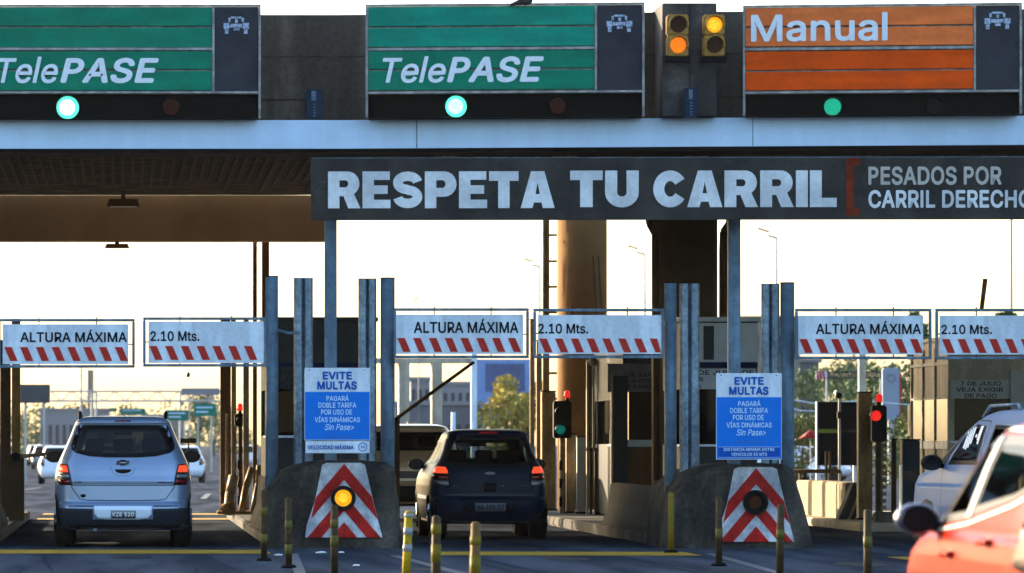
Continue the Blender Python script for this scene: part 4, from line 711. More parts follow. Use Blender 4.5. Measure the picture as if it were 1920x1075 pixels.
slim_post(1082, 1098, 820, 79.5, booth_grey, 'steel_cabinet', 'short grey cabinet right of the tan signal post', 'cabinet')
slim_post(1610, 1636, 737, 73, ochre_m, 'steel_column', 'broad ochre column left of the red signal')
slim_post(1672, 1681, 825, 73, brown_m, 'steel_column', 'thin brown post right of the red signal')
t = slim_post(1692, 1725, 826, 70, mat('slate_cabinet', (.03, .045, .07), .4), 'ticket_machine', 'dark slate ticket machine in front of the right booth', 'ticket machine')
m = MB(); m.box(-.12, .08, -.012, 0, .62, .76); m.build('screen', dark_glass, t); m = MB(); m.box(-.145, -.128, -.01, .2, .05, .85); m.build('side_trim', panel_white, t)

# lane signals
def lane_signal(px0, px1, py0, py1, Y, label, lens, bx, by, mast, stripes=None):
    t = thing('lane_signal', label, 'traffic signal', (W((px0 + px1) / 2, 0, Y).x, Y, .15), 0, 'lane signals with red beacons')
    P = lambda px, py: Lp(t, px, py, Y)
    a = P(px0, py1); b = P(px1, py0)
    m = MB(); m.box(a.x, b.x, 0, .16, a.z, b.z); m.build('housing', black_pl, t, bevel=.02)
    q = P(bx, by); m = MB(); m.tube((q.x, .08, b.z), (q.x, .08, b.z + .05), .03, 14); m.build('beacon_base', black_pl, t)
    m = MB(); m.tube((q.x, .08, b.z + .05), (q.x, .08, b.z + .13), .048, 16); m.ball((q.x, .08, b.z + .13), .048, 14); m.build('beacon', red_on, t)
    for (lx, ly, r_, mt) in lens:
        q = P(lx, ly); m = MB(); m.disc(q.x, -.02, q.z, r_, .03, 22); o = m.build('lens', mt, t)
        m = MB(); m.ring(q.x, -.12, q.z, r_ + .018, r_ + .006, .13, 20, 0, 180); m.build('visor', black_pl, o)
    m = MB(); m.box(-.035, .035, .1, .17, 0, a.z); m.build('mast', mast, t)
    if stripes:
        m = MB()
        for z in (.12, .42, .72): m.box(-.05, .0, .04, .099, z, z + .16)
        m.build('equipment_box', black_pl, t)
        m = MB(); m.box(.036, .06, .1, .17, .02, a.z * .55); m.build('orange_guard', stripes, t)
    return t
orange_g = mat('orange_guard', (.32, .07, .015), .5, var=.3, scale=8)
lane_signal(440, 462, 776, 800, 81, 'lane signal with red beacon right of the silver car', [(452, 788, .06, black_pl)], 450, 760, brown_m, orange_g)
lane_signal(1038, 1072, 752, 822, 79.5, 'lane signal showing green with a red beacon above, right of the dark hatchback', [(1051, 806, .075, green_dim), (1050, 773, .07, mat('lens_off', (.01, .01, .01), .2))], 1064, 745, tan_m, orange_g)
lane_signal(1635, 1663, 760, 829, 72.5, 'lane signal showing red with a red beacon, in front of the right trees', [(1642, 780, .08, red_on)], 1650, 748, brown_m, None)
# chewed cable post behind the red signal
m = MB()
for i in range(14): m.box(W(1651, 0, 73).x, W(1666, 0, 73).x, 73.2, 73.3, .2 + i * .105, .26 + i * .105)
m.box(W(1656, 0, 73).x, W(1661, 0, 73).x, 73.3, 73.36, .13, 1.7); solo(m.build('equipment_rack', tan_m), 'ladder-like metal rack under the red signal', 'rack')

# ------------------------------------------------------------------ booths
BG = 'toll collector booths on the islands'
def booth(X0, X1, Yf_, Yb_, ztop, label, wall, face, words, win, stripe=True, side_windows=()):
    t = thing('toll_booth', label, 'toll booth', (X0, Yf_, .15), 0, BG); wd = X1 - X0; dp = Yb_ - Yf_; z = lambda q: q - .15; th = .06
    zs, zw = win          # sill, window head
    m = MB()
    m.box(0, wd, 0, th, 0, z(zs)); m.box(0, wd, 0, th, z(zw), z(ztop))
    m.box(0, .07, 0, th, z(zs), z(zw)); m.box(wd - .07, wd, 0, th, z(zs), z(zw)); m.box(wd * .48, wd * .53, 0, th, z(zs), z(zw))
    m.box(0, wd, dp - th, dp, 0, z(zs)); m.box(0, wd, dp - th, dp, z(zw), z(ztop)); m.box(0, .07, dp - th, dp, z(zs), z(zw)); m.box(wd - .07, wd, dp - th, dp, z(zs), z(zw))
    for x0 in (0, wd - th):
        m.box(x0, x0 + th, th, dp - th, 0, z(zs)); m.box(x0, x0 + th, th, dp - th, z(zw), z(ztop))
        for u in (.0, .45, .92): m.box(x0, x0 + th, th + (dp - 2 * th) * u, th + (dp - 2 * th) * u + .06, z(zs), z(zw))
    m.build('wall', wall, t)
    m = MB(); m.box(.0, wd, .0, dp, -.001, .03); m.build('floor', dark_box, t)
    m = MB(); m.box(-.06, wd + .06, -.06, dp + .06, z(ztop), z(ztop) + .06); m.build('roof', face, t, bevel=.01)
    m = MB(); m.box(-.012, wd + .012, -.012, dp * .5, z(zs) - .03, z(zs) + .0); m.build('sill', panel_white, t)
    for nm, bx in (('front', (.07, wd * .48, .02, .03)), ('front', (wd * .53, wd - .07, .02, .03))):
        m = MB(); m.box(bx[0], bx[1], bx[2], bx[3], z(zs), z(zw)); m.build('window', glass('booth_glass', (.07, .075, .075)), t)
    m = MB(); m.box(.02, .03, th + .06, dp - th, z(zs), z(zw)); m.build('window', glass('booth_glass', (.07, .075, .075)), t)
    if stripe:
        m = MB(); m.box(-.005, wd + .005, -.006, -.0005, z(zw) + .37, z(ztop) - .02); fp = m.build('front_panel', face, t)
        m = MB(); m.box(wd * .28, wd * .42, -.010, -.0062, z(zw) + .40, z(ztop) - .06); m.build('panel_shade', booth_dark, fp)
        m = MB(); m.box(-.006, wd + .006, -.007, -.001, z(zw) + .30, z(zw) + .36); m.build('navy_stripe', navy, t)
    m = MB(); m.box(.02, wd - .02, -.008, -.001, z(zw) + .0, z(zw) + .28); sg = m.build('notice_board', face, t)
    zz = z(zw) + .195
    for (ln, u0, u1) in words:
        text(ln, u0 * wd, zz, u1 * wd, zz + .066, -.0085, black_t, sg, off=.02); zz -= .092
    m = MB(); m.box(.1, wd - .1, dp * .45, dp * .75, .05, z(zs) + .05); m.ball((wd * .5, dp * .6, z(zs) + .25), .16, 10); m.build('desk', brown_m, t)
    return t
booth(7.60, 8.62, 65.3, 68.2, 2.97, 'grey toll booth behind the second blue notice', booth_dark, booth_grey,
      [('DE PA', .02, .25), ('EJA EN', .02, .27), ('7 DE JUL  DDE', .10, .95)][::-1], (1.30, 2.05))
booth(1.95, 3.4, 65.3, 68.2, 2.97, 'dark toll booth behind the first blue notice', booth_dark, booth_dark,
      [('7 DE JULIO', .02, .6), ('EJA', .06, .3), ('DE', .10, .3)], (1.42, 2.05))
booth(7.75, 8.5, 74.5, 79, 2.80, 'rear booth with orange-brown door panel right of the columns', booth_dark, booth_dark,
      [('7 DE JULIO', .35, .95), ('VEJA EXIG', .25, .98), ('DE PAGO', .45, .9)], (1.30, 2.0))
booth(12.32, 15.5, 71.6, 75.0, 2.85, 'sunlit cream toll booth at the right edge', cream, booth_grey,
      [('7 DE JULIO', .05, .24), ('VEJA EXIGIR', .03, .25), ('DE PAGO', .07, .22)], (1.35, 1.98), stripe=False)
t = bpy.data.objects['toll_booth.003']
m = MB(); m.box(-.025, -.001, -.02, 3.42, 2.34, 2.39); m.box(-.025, -.001, -.02, 3.42, 1.83, 1.86); m.build('cornice', booth_grey, t)
m = MB(); m.box(-.02, -.001, -.02, 3.42, 1.08, 1.20); m.build('white_sill', panel_white, t)
for y0, y1 in ((.08, 1.15), (1.25, 2.25), (2.35, 3.3)):
    m = MB(); m.box(-.012, -.002, y0, y1, 1.2, 1.83); m.build('side_glazing', mat('grey_green_glazing', (.10, .12, .11), .12, var=.4, scale=2), t)
m = MB()
for y in (0, 1.2, 2.3, 3.36): m.box(-.03, -.001, y - .03, y + .03, .05, 2.6)
m.build('side_trim', cream, t)
m = MB(); m.box(.9, 1.18, -.05, -.001, .9, 2.25); m.build('grey_post', booth_grey, t)
# orange-brown door + counter of the rear booth, standing proud of its lane side
t = thing('service_cabinet', 'orange-brown cabinet with grey post beside the rear booth', 'cabinet', (W(1150, 0, 70).x, 70, .15))
m = MB(); a = Lp(t, 1178, 920, 70); b = Lp(t, 1232, 838, 70); m.box(a.x, b.x, .06, .5, 0, b.z); m.build('door_panel', wood, t)
c = Lp(t, 1140, 735, 70); e = Lp(t, 1236, 682, 70); m = MB(); m.box(a.x + .02, b.x, .08, .5, b.z + .1, c.z); m.build('dark_opening', dark_glass, t)
m = MB(); m.box(c.x, e.x, .02, .5, c.z, e.z); nb = m.build('notice_board', mat('notice_grey', (.30, .28, .25), .6, var=.3), t)
for i, ln in enumerate(('7 DE JULIO', 'VEJA EXIGIR', 'DE PAGO')): q = Lp(t, 1168, 707 + i * 11, 70); r_ = Lp(t, (1226, 1231, 1222)[i], 699 + i * 11, 70); text(ln, q.x, q.z, r_.x, r_.z, .016, black_t, nb, off=.02)
m = MB(); m.box(a.x - .02, b.x + .02, .04, .55, b.z, b.z + .1); m.build('counter', booth_grey, t)
m = MB(); m.box(Lp(t, 1150, 0, 70).x, Lp(t, 1177, 0, 70).x, 0, .4, 0, Lp(t, 0, 705, 70).z); m.build('grey_post', booth_dark, t)
m = MB(); m.box(Lp(t, 1146, 0, 70).x, Lp(t, 1149, 0, 70).x, -.02, .1, 0, Lp(t, 0, 700, 70).z); m.build('edge_trim', tan_m, t)
t = thing('sunlit_frame', 'pale window frame post catching the sun left of the rear booth', 'post', (W(1100, 0, 78.5).x, 78.5, .15))
m = MB(); a = Lp(t, 1100, 840, 78.5); b = Lp(t, 1133, 676, 78.5); m.box(0, .03, 0, .1, 0, b.z); m.box(.10, .125, 0, .1, a.z, b.z); m.box(b.x - .02, b.x, 0, .1, a.z, b.z); m.box(0, b.x, 0, .1, a.z - .05, a.z); m.build('frame', cream, t)
m = MB(); m.box(.03, b.x - .02, .04, .05, a.z, b.z); m.build('pane', glass('pale_glass', (.5, .52, .52)), t)
m = MB(); m.ball((.1, 0, b.z - .02), .08, 10); m.ball((.2, 0, b.z - .05), .06, 10); m.build('lamp_bracket', cream, t)
m = MB(); m.box(.13, .17, -.02, .08, 0, a.z); m.box(.05, .09, -.02, .08, 0, a.z); m.build('leg', brown_m, t)

# ------------------------------------------------------------------ boom barriers
def boom(px, py, px2, py2, Y, label, mt, pivot_h):
    a = W(px, py, Y); t = thing('boom_barrier', label, 'barrier', (a.x, Y, .15 if a.x < 3.6 else 0))
    b = W(px2, py2, Y) - t.location; a0 = a - t.location
    m = MB(); m.box(-.12, .12, .05, .3, 0, a0.z + .05); m.build('barrier_cabinet', brown_m, t, bevel=.01)
    m = MB(); m.tube(a0, b, .032, 8, .026); m.build('arm', mt, t)
    m = MB(); m.disc(a0.x, a0.y - .05, a0.z, .07, .1, 16); m.build('pivot', black_pl, t)
    return t
boom(736, 790, 889, 679, 77, 'raised barrier arm slanting up behind the central gate', brown_m, 1)
boom(30, 857, 92, 851, 72, 'lowered brown barrier arm at the left, ending at the silver car mirror', tan_m, 1)
m = MB(); m.box(W(338, 0, 78).x, W(368, 0, 78).x, 78, 78.05, W(0, 831, 78).z, W(0, 822, 78).z); m.box(W(352, 0, 78).x, W(355, 0, 78).x, 78.02, 78.06, 0, W(0, 831, 78).z)
solo(m.build('small_signboard', brown_m), 'small dark slat seen beyond the silver car roof', 'sign')

# ------------------------------------------------------------------ bollards
def bollard(px, Y, h, mt, bands, label, lean=0.0):
    x = W(px, 0, Y).x; t = thing('bollard', label, 'bollard', (x, Y, 0), 0, 'flexible bollards in front of the toll islands')
    m = MB(); m.tube((0, 0, .03), (lean, 0, h), .037, 14, .034); m.build('post', mt, t)
    m = MB(); m.tube((0, 0, 0), (0, 0, .035), .09, 16, .07); m.build('base', rubber, t)
    m = MB(); m.ball((lean, 0, h), .034, 10, (1, 1, .4)); m.build('cap', mt, t)
    for z0_, z1_ in bands or ():
        f0, f1 = z0_ / h, z1_ / h; m = MB(); m.tube((lean * f0, 0, z0_), (lean * f1, 0, z1_), .039, 14, .0385); m.build('reflective_band', bands_m, t)
bands_m = mat('olive_band', (.26, .22, .05), .6, var=.3, scale=20)
bollard(495, 53.6, .78, poll_b, [(.2, .3), (.5, .6)], 'brown bollard at the left corner of the lit nose')
bollard(541, 50.5, .73, poll_b, [(.15, .25), (.4, .5)], 'brown bollard in front of the lit nose, left of the chevrons')
bollard(627, 45, .72, poll_b, [(.35, .45), (.52, .6)], 'brown bollard covering the chevrons below the lit lamp')
bands_m = poll_w
bollard(760, 40.5, .73, poll_y, [(.69, .72), (.54, .60), (.40, .46)], 'bright yellow bollard with white bands', .03)
bands_m = mat('yellow_band', (.42, .30, .03), .6, var=.4, scale=20)
bollard(817, 37.7, .73, poll_b, [(.38, .52), (.60, .68)], 'brown bollard with yellow bands, behind the dark hatchback left', .005)
bollard(889, 34.7, .73, mat('bollard_orange', (.36, .20, .06), .6, var=.4, scale=14), [(.35, .5), (.58, .64)], 'orange-brown bollard below the dark hatchback plate', .012)
bollard(1258, 57.5, .715, poll_y if False else bands_m, None, 'dirty yellow bollard at the left corner of the unlit nose')
bands_m = mat('olive_band', (.26, .22, .05))
bollard(1348, 51.3, .73, poll_b, [(.3, .4)], 'brown bollard left of the unlit chevron lamp')
bollard(1462, 45.5, .72, poll_b, [(.4, .5)], 'brown bollard right of the unlit chevron lamp', .01)
bollard(1627, 42, .72, poll_b, [(.4, .5)], 'brown bollard below the broad ochre column')
for i, (px, py, s_, lb) in enumerate(((522, 1044, .05, 'white paper scrap beside the leftmost brown bollard'), (602, 1040, .07, 'crumpled white litter at the foot of the lit nose, left of the bollard'), (640, 1039, .04, 'small white scrap at the foot of the lit nose, right of the bollard'), (668, 1064, .04, 'tiny white scrap lowest on the asphalt'), (795, 1022, .05, 'dark bit of debris left of the hatchback wheel'))):
    Y = yb(py); m = MB(); x = W(px, 0, Y).x
    m.ball((x, Y, .02), s_, 9, (1, .8, .22))
    for v in m.bm.verts: v.co += Vector((random.uniform(-1, 1), random.uniform(-1, 1), random.uniform(-.3, .5))) * s_ * .18
    solo(m.build('litter', white_t if i < 4 else rubber), lb, 'litter')

# ------------------------------------------------------------------ vehicles
def inset(P, d):
    cx = (min(p[0] for p in P) + max(p[0] for p in P)) / 2; cy = (min(p[1] for p in P) + max(p[1] for p in P)) / 2
    hx = (max(p[0] for p in P) - min(p[0] for p in P)) / 2; hy = (max(p[1] for p in P) - min(p[1] for p in P)) / 2
    return [(cx + (x - cx) * (1 - d / hx), cy + (y - cy) * (1 - d / hy)) for x, y in P]
def resample(P, Q, L=.05):
    A, B = [], []
    for i in range(len(P)):
        p, p2, q, q2 = P[i], P[(i + 1) % len(P)], Q[i], Q[(i + 1) % len(Q)]
        k = max(1, int(math.dist(p, p2) / L))
        for j in range(k):
            f = j / k; A.append((p[0] + (p2[0] - p[0]) * f, p[1] + (p2[1] - p[1]) * f)); B.append((q[0] + (q2[0] - q[0]) * f, q[1] + (q2[1] - q[1]) * f))
    return A, B
class Shell:
    N = 7.0
    def __init__(s, prof, n=7.0): s.p = prof; s.N = n
    def at(s, z):
        p = s.p
        if z <= p[0][0]: return p[0][1:]
        for a, b in zip(p, p[1:]):
            if z <= b[0]:
                f = (z - a[0]) / (b[0] - a[0]); return tuple(a[i] + (b[i] - a[i]) * f for i in (1, 2, 3))
        return p[-1][1:]
    def ry(s, x, z):
        w_, r, f = s.at(z); l = (f - r) / 2; u = min(.985, abs(x) / w_); return (r + f) / 2 - l * (1 - u ** s.N) ** (1 / s.N)
    def fy(s, x, z):
        w_, r, f = s.at(z); l = (f - r) / 2; u = min(.985, abs(x) / w_); return (r + f) / 2 + l * (1 - u ** s.N) ** (1 / s.N)
    def sx(s, y, z):
        w_, r, f = s.at(z); l = (f - r) / 2; u = min(.985, abs(y - (r + f) / 2) / l); return w_ * (1 - u ** s.N) ** (1 / s.N)
    def map(s, kind, a, z, off):
        if kind == 'rear':
            y = s.ry(a, z); t = (s.ry(a, z + .02) - s.ry(a, z - .02)) / .04; n = Vector((0, -1, t)).normalized(); return Vector((a, y, z)) + n * off
        if kind == 'front':
            y = s.fy(a, z); t = (s.fy(a, z + .02) - s.fy(a, z - .02)) / .04; n = Vector((0, 1, -t)).normalized(); return Vector((a, y, z)) + n * off
        x = s.sx(a, z); t = (s.sx(a, z + .02) - s.sx(a, z - .02)) / .04; sg = -1 if kind == 'left' else 1
        n = Vector((sg, 0, -t)).normalized(); return Vector((sg * x, a, z)) + n * off
def drape(sh, kind, P, off, thick=0.0, g=.05):
    m = MB(); bm = m.bm
    f = bm.faces.new([bm.verts.new((a, 0, z)) for a, z in P])
    for ax, k in (('x', 0), ('z', 2)):
        lo = min(p[0 if k == 0 else 1] for p in P); hi = max(p[0 if k == 0 else 1] for p in P)
        n = int((hi - lo) / g)
        for i in range(1, n + 1):
            c = lo + (hi - lo) * i / (n + 1); co = (c, 0, 0) if k == 0 else (0, 0, c); no = (1, 0, 0) if k == 0 else (0, 0, 1)
            bmesh.ops.bisect_plane(bm, geom=bm.verts[:] + bm.edges[:] + bm.faces[:], plane_co=co, plane_no=no)
    if thick:
        ex = bmesh.ops.extrude_face_region(bm, geom=bm.faces[:]); top = {v for v in ex['geom'] if isinstance(v, bmesh.types.BMVert)}
    else: top = set(bm.verts)
    for v in bm.verts: v.co = sh.map(kind, v.co.x, v.co.z, off + (thick if v in top else 0))
    for f in bm.faces: f.smooth = True
    return m
def frit(sh, kind, P, d, off):
    A, B = resample(P, inset(P, d)); m = MB(); n = len(A)
    a = [m.bm.verts.new(sh.map(kind, *p, off)) for p in A]; b = [m.bm.verts.new(sh.map(kind, *p, off)) for p in B]
    for i in range(n): m.bm.faces.new((a[i], a[(i + 1) % n], b[(i + 1) % n], b[i]))
    return m
def seam(sh, kind, pts, w_=.008, off=.0015):
    m = MB(); C = []
    for p, q in zip(pts, pts[1:]):
        k = max(1, int(math.dist(p, q) / .06)); C += [(p[0] + (q[0] - p[0]) * i / k, p[1] + (q[1] - p[1]) * i / k) for i in range(k)]
    C.append(pts[-1]); S_ = stroke(C, w_); n = len(C); V = [m.bm.verts.new(sh.map(kind, *p, off)) for p in S_]
    for i in range(n - 1): m.bm.faces.new((V[i], V[i + 1], V[2 * n - 2 - i], V[2 * n - 1 - i]))
    return m
def mir(P): return [(-x, z) for x, z in P][::-1]
def oval(cx, cz, rx, rz, n=18): return [(cx + rx * math.cos(2 * math.pi * i / n), cz + rz * math.sin(2 * math.pi * i / n)) for i in range(n)]
GLc = glass('car_glass', (.42, .46, .45)); GLd = glass('privacy_glass', (.07, .085, .09))
GLs = glass('dark_side_glass', (.14, .16, .16)); seat_m = mat('seat_fabric', (.02, .02, .022), .9); trim_b = mat('black_trim', (.012, .012, .014), .35)
lamp_glow = mat('tail_lamp_lit', (1.0, .09, .03), .3, emit=1.1); lamp_red = mat('tail_lamp_red', (.30, .008, .008), .15, coat=.5); lamp_clear = mat('lamp_clear', (.45, .47, .5), .12, .3)
chrome = mat('chrome', (.62, .63, .65), .12, 1.0); mirror_m = mat('mirror_glass', (.07, .08, .10), .05, 1.0)
def paint(name, col, metal=.35, rough=.32, coat=.5): return mat(name, col, rough, metal, coat=coat)
def car(name, label, cat, loc, prof, col, rear_win, side_wins, shield, group=None, detail=True, n=7.0, wheels=(.62, 3.3), wr=.31, lamps=(), zsamp=None, mirrors=True, glass_m=None, rz=0, mirror_at=None, rear_pane=True, seats=True, mirror_mat=None, mirror_sc=1.0):
    sh = Shell(prof, n); t = thing(name, label, cat, loc, rz, group)
    glass_m = glass_m or GLd
    zs = sorted(set([p[0] for p in prof] + [prof[0][0] + .035 * i for i in range(int((prof[-1][0] - prof[0][0]) / .035) + 1)]))
    bm = bmesh.new(); ks = [-.95, -.9, -.85] + [-.8 + .0667 * i for i in range(25)] + [.85, .9, .95]; us = [.78, .72, .66] + [.6 - .04 * i for i in range(31)] + [-.66, -.72, -.78]
    rows = []
    for z in zs:
        w_, r, f = sh.at(z); yc = (r + f) / 2; l = (f - r) / 2; row = []
        for k in ks: row.append((k * w_, sh.ry(k * w_, z)))
        for u in reversed(us): row.append((sh.sx(yc + u * l, z), yc + u * l))
        for k in reversed(ks): row.append((k * w_, sh.fy(k * w_, z)))
        for u in us: row.append((-sh.sx(yc + u * l, z), yc + u * l))
        rows.append([bm.verts.new((x, y, z)) for x, y in row])
    nn = len(rows[0])
    for a, b in zip(rows, rows[1:]):
        for i in range(nn): bm.faces.new((a[i], a[(i + 1) % nn], b[(i + 1) % nn], b[i]))
    bm.faces.new(rows[-1])
    kill = []; yc0 = (prof[3][2] + prof[3][3]) / 2
    rw = inset(rear_win, .035) if rear_win else None; ws = inset(shield, .035) if shield else None
    sw = [inset(p, .035) for p in side_wins]
    for f in bm.faces:
        c = f.calc_center_median(); w_, r, fr = sh.at(c.z); yc = (r + fr) / 2; l = (fr - r) / 2
        if len(f.verts) > 4: continue
        if c.y < yc - .8 * l and rw and inpoly(c.x, c.z, rw): kill.append(f)
        elif c.y > yc + .8 * l and ws and inpoly(c.x, c.z, ws): kill.append(f)
        elif abs(c.x) > .8 * w_ and any(inpoly(c.y, c.z, q) for q in sw): kill.append(f)
        elif abs(c.x) > .7 * w_ and any(math.hypot(c.y - wy, c.z - wr) < wr + .035 for wy in wheels): kill.append(f)
    bmesh.ops.delete(bm, geom=kill, context='FACES')
    m = MB(); m.bm.free(); m.bm = bm; body = m.build('body', col, t, smooth=True)
    sd = body.modifiers.new('thickness', 'SOLIDIFY'); sd.thickness = .02; sd.offset = -1
    # floor pan and arches
    z0 = prof[0][0]; w0, r0, f0 = prof[2][1:]
    m = MB(); m.box(-w0 * .96, w0 * .96, r0 + .18, f0 - .15, z0 + .02, z0 + .06); m.box(-w0 + .27, w0 - .27, r0 + .1, f0 - .3, z0 + .02, z0 + .3); m.build('underbody', trim_b, t)
    for wy in wheels:
        for sg, kind in ((-1, 'left'), (1, 'right')):
            A = [(wy + (wr + .07) * math.cos(R(a)), wr + (wr + .07) * math.sin(R(a))) for a in range(-10, 191, 10)]; B = [(wy + (wr + .015) * math.cos(R(a)), wr + (wr + .015) * math.sin(R(a))) for a in range(-10, 191, 10)]
            m = MB(); a = [m.bm.verts.new(sh.map(kind, *p, .006)) for p in A]; b = [m.bm.verts.new(sh.map(kind, *p, .006)) for p in B]
            for i in range(len(a) - 1): m.bm.faces.new((a[i], a[i + 1], b[i + 1], b[i]))
            m.build('wheel_arch', trim_b, t)
            xo = sh.at(.35)[0] - .005
            m = MB(); m.tube((sg * (xo - .225), wy, wr), (sg * xo, wy, wr), wr, 32); wh = m.build('wheel', rubber, t, bevel=.018)
            if detail:
                m = MB(); m.tube((sg * (xo - .02), wy, wr), (sg * (xo + .004), wy, wr), wr * .66, 24)
                for q in range(5):
                    a_ = 2 * math.pi * q / 5; m.tube((sg * (xo + .008), wy, wr), (sg * (xo + .008), wy + wr * .6 * math.cos(a_), wr + wr * .6 * math.sin(a_)), .02, 6)
                m.build('rim', chrome if detail else trim_b, wh)
    if rear_win:
        if rear_pane: drape(sh, 'rear', rear_win, .001).build('rear_window', glass_m, t)
        q = frit(sh, 'rear', rear_win, .055, .004).build('window_frame', trim_b, t)
    if shield:
        drape(sh, 'front', shield, .001, g=.08).build('windscreen', GLc, t); frit(sh, 'front', shield, .055, .004).build('window_frame', trim_b, t)
    for P in side_wins:
        for kind in ('left', 'right'):
            drape(sh, kind, P, .001).build('side_window', GLs if name in ('red_hatchback', 'pale_van') else GLc, t); frit(sh, kind, P, .045, .004).build('window_frame', trim_b, t)
    for (kind, P, off, th, mt, nm) in lamps: drape(sh, kind, P, off, th, .04).build(nm, mt, t)
    # inside
    if seats:
        belt = [p[0] for p in prof if p[1] > prof[4][1] * .9][-1]
        for yy, xs in ((1.15, (-.36, .0, .36)), (2.15, (-.37, .37))):
            for x in xs:
                hw = .20 if yy < 2 else .24
                m = MB(); m.box(x - hw, x + hw, yy, yy + .13, .55, belt + .06); m.box(x - .12, x + .12, yy + .01, yy + .09, belt + .10, belt + .27); m.box(x - .05, x + .05, yy + .03, yy + .06, belt + .05, belt + .12)
                m.build('seat', seat_m, t, bevel=.03)
        m = MB(); m.box(-.66, .66, 2.75, 3.0, .6, belt + .02); m.build('dashboard', trim_b, t, bevel=.03)
        m = MB(); m.box(-.12, .12, 2.28, 2.30, belt + .32, belt + .38); m.build('rear_view_mirror', trim_b, t)
    if mirrors:
        my, mz = mirror_at or (2.75, 1.10)
        for sg in (-1, 1):
            x = sh.sx(my, mz) * sg; k = mirror_sc
            m = MB(); m.ball((x + sg * .13 * k, my + .03, mz), .1 * k, 16, (1.15, .75, .80))
            for v in m.bm.verts:
                if v.co.y < my - .015: v.co.y = my - .015
            mh = m.build('mirror', mirror_mat or col, t)
            m = MB(); m.tube((x - sg * .03, my + .03, mz - .04), (x + sg * .09 * k, my + .03, mz - .03), .028, 8); m.build('mirror_arm', trim_b, mh)
            m = MB(); m.tube((x + sg * .13 * k, my - .017, mz), (x + sg * .13 * k, my - .022, mz), .07 * k, 20); 
            for v in m.bm.verts: v.co.x = (v.co.x - (x + sg * .13 * k)) * 1.2 + x + sg * .13 * k
            m.build('mirror_glass', trim_b if mirror_mat is not None and sg < 0 and name == 'red_hatchback' else mirror_m, mh)
    return t, sh

# -- silver people carrier, first lane
silver = paint('silver_blue_paint', (.36, .41, .48), .45, .34)
SP = [(.22, .80, .16, 4.15), (.27, .835, .08, 4.25), (.36, .855, .03, 4.32), (.50, .862, .0, 4.35), (.535, .864, .01, 4.35), (.57, .866, .055, 4.34), (.80, .872, .065, 4.28), (.84, .872, .058, 4.25), (.90, .866, .075, 4.18), (.98, .852, .09, 3.9), (1.05, .83, .11, 3.45), (1.10, .81, .13, 3.2),
      (1.18, .775, .17, 3.05), (1.24, .745, .20, 2.93), (1.40, .675, .30, 2.55), (1.50, .635, .37, 2.30), (1.555, .61, .40, 2.15), (1.57, .605, .33, 2.10), (1.60, .585, .35, 1.95), (1.635, .54, .42, 1.85), (1.655, .44, .60, 1.6), (1.662, .25, .9, 1.4)]
rwin = [(-.555, 1.545), (-.585, 1.50), (-.655, 1.29), (-.648, 1.235), (-.59, 1.19), (-.42, 1.150), (-.2, 1.135), (.2, 1.135), (.42, 1.150), (.59, 1.19), (.648, 1.235), (.655, 1.29), (.585, 1.50), (.555, 1.545)]
swn = [[(.75, 1.17), (.80, 1.45), (1.45, 1.50), (1.5, 1.15)], [(1.58, 1.15), (1.55, 1.50), (2.2, 1.46), (2.85, 1.14)]]
swn0 = [[(.75, 1.19), (.85, 1.45), (1.45, 1.49), (1.5, 1.17)], [(1.58, 1.17), (1.55, 1.49), (2.1, 1.46), (2.72, 1.17)]]
shd = [(-.62, 1.12), (-.50, 1.52), (.50, 1.52), (.62, 1.12)]
TLa = [(-.80, 1.045), (-.70, 1.045), (-.665, .90), (-.64, .79), (-.80, .79), (-.835, .86), (-.83, .98)]
def cutz(P, z0, z1):
    c = [(min(p[0] for p in P) - 1, z0), (max(p[0] for p in P) + 1, z0), (max(p[0] for p in P) + 1, z1), (min(p[0] for p in P) - 1, z1)]
    return clip(P if sum((P[i][0] * P[(i + 1) % len(P)][1] - P[(i + 1) % len(P)][0] * P[i][1]) for i in range(len(P))) > 0 else P[::-1], c)
def tail(P, zc):
    L_ = []
    for Q in (P, mir(P)):
        L_.append(('rear', Q, .002, .012, trim_b, 'tail_lamp_base'))
        for (a, b, mt) in zc:
            q = inset(cutz(Q, a, b), .012); L_.append(('rear', q, .014, .008, mt, 'tail_lamp'))
    return L_
T, sh = car('silver_car', 'silver-blue people carrier with lit tail lamps in the first lane, seen from behind', 'car', (0, 60.2, 0), SP, silver, rwin, swn0, shd,
            lamps=tail(TLa, ((.935, 1.04, lamp_glow), (.865, .93, lamp_clear), (.80, .862, lamp_red))), mirror_at=(2.78, 1.14), mirror_mat=trim_b)
T.location.x = -.01
seam(sh, 'rear', [(-.655, .785), (.655, .785)], .009).build('hatch_seam', trim_b, T)
seam(sh, 'rear', [(-.65, .77), (-.54, .615), (-.46, .60), (0, .595), (.46, .60), (.54, .615), (.65, .77)], .010).build('hatch_seam', trim_b, T)
seam(sh, 'rear', [(-.74, .525), (-.37, .525)], .014).build('bumper_seam', trim_b, T); seam(sh, 'rear', [(.38, .525), (.74, .525)], .014).build('bumper_seam', trim_b, T)
drape(sh, 'rear', [(-.82, .50), (-.38, .49), (-.38, .36), (.38, .36), (.38, .49), (.82, .50), (.83, .40), (.78, .26), (-.78, .26), (-.83, .40)], .003, .006).build('lower_bumper', mat('dark_blue_grey_plastic', (.05, .065, .085), .6, spec=.15), T)
drape(sh, 'rear', [(-.36, .52), (.36, .52), (.36, .43), (.31, .375), (.2, .36), (-.2, .36), (-.31, .375), (-.36, .43)], .004, .010).build('plate_recess', mat('pale_paint', (.62, .68, .76), .4, coat=.4), T)
pl = drape(sh, 'rear', [(-.15, .475), (.16, .475), (.16, .375), (-.15, .375)], .016, .006, .2).build('number_plate', mat('plate_rim', (.45, .48, .5), .4), T)
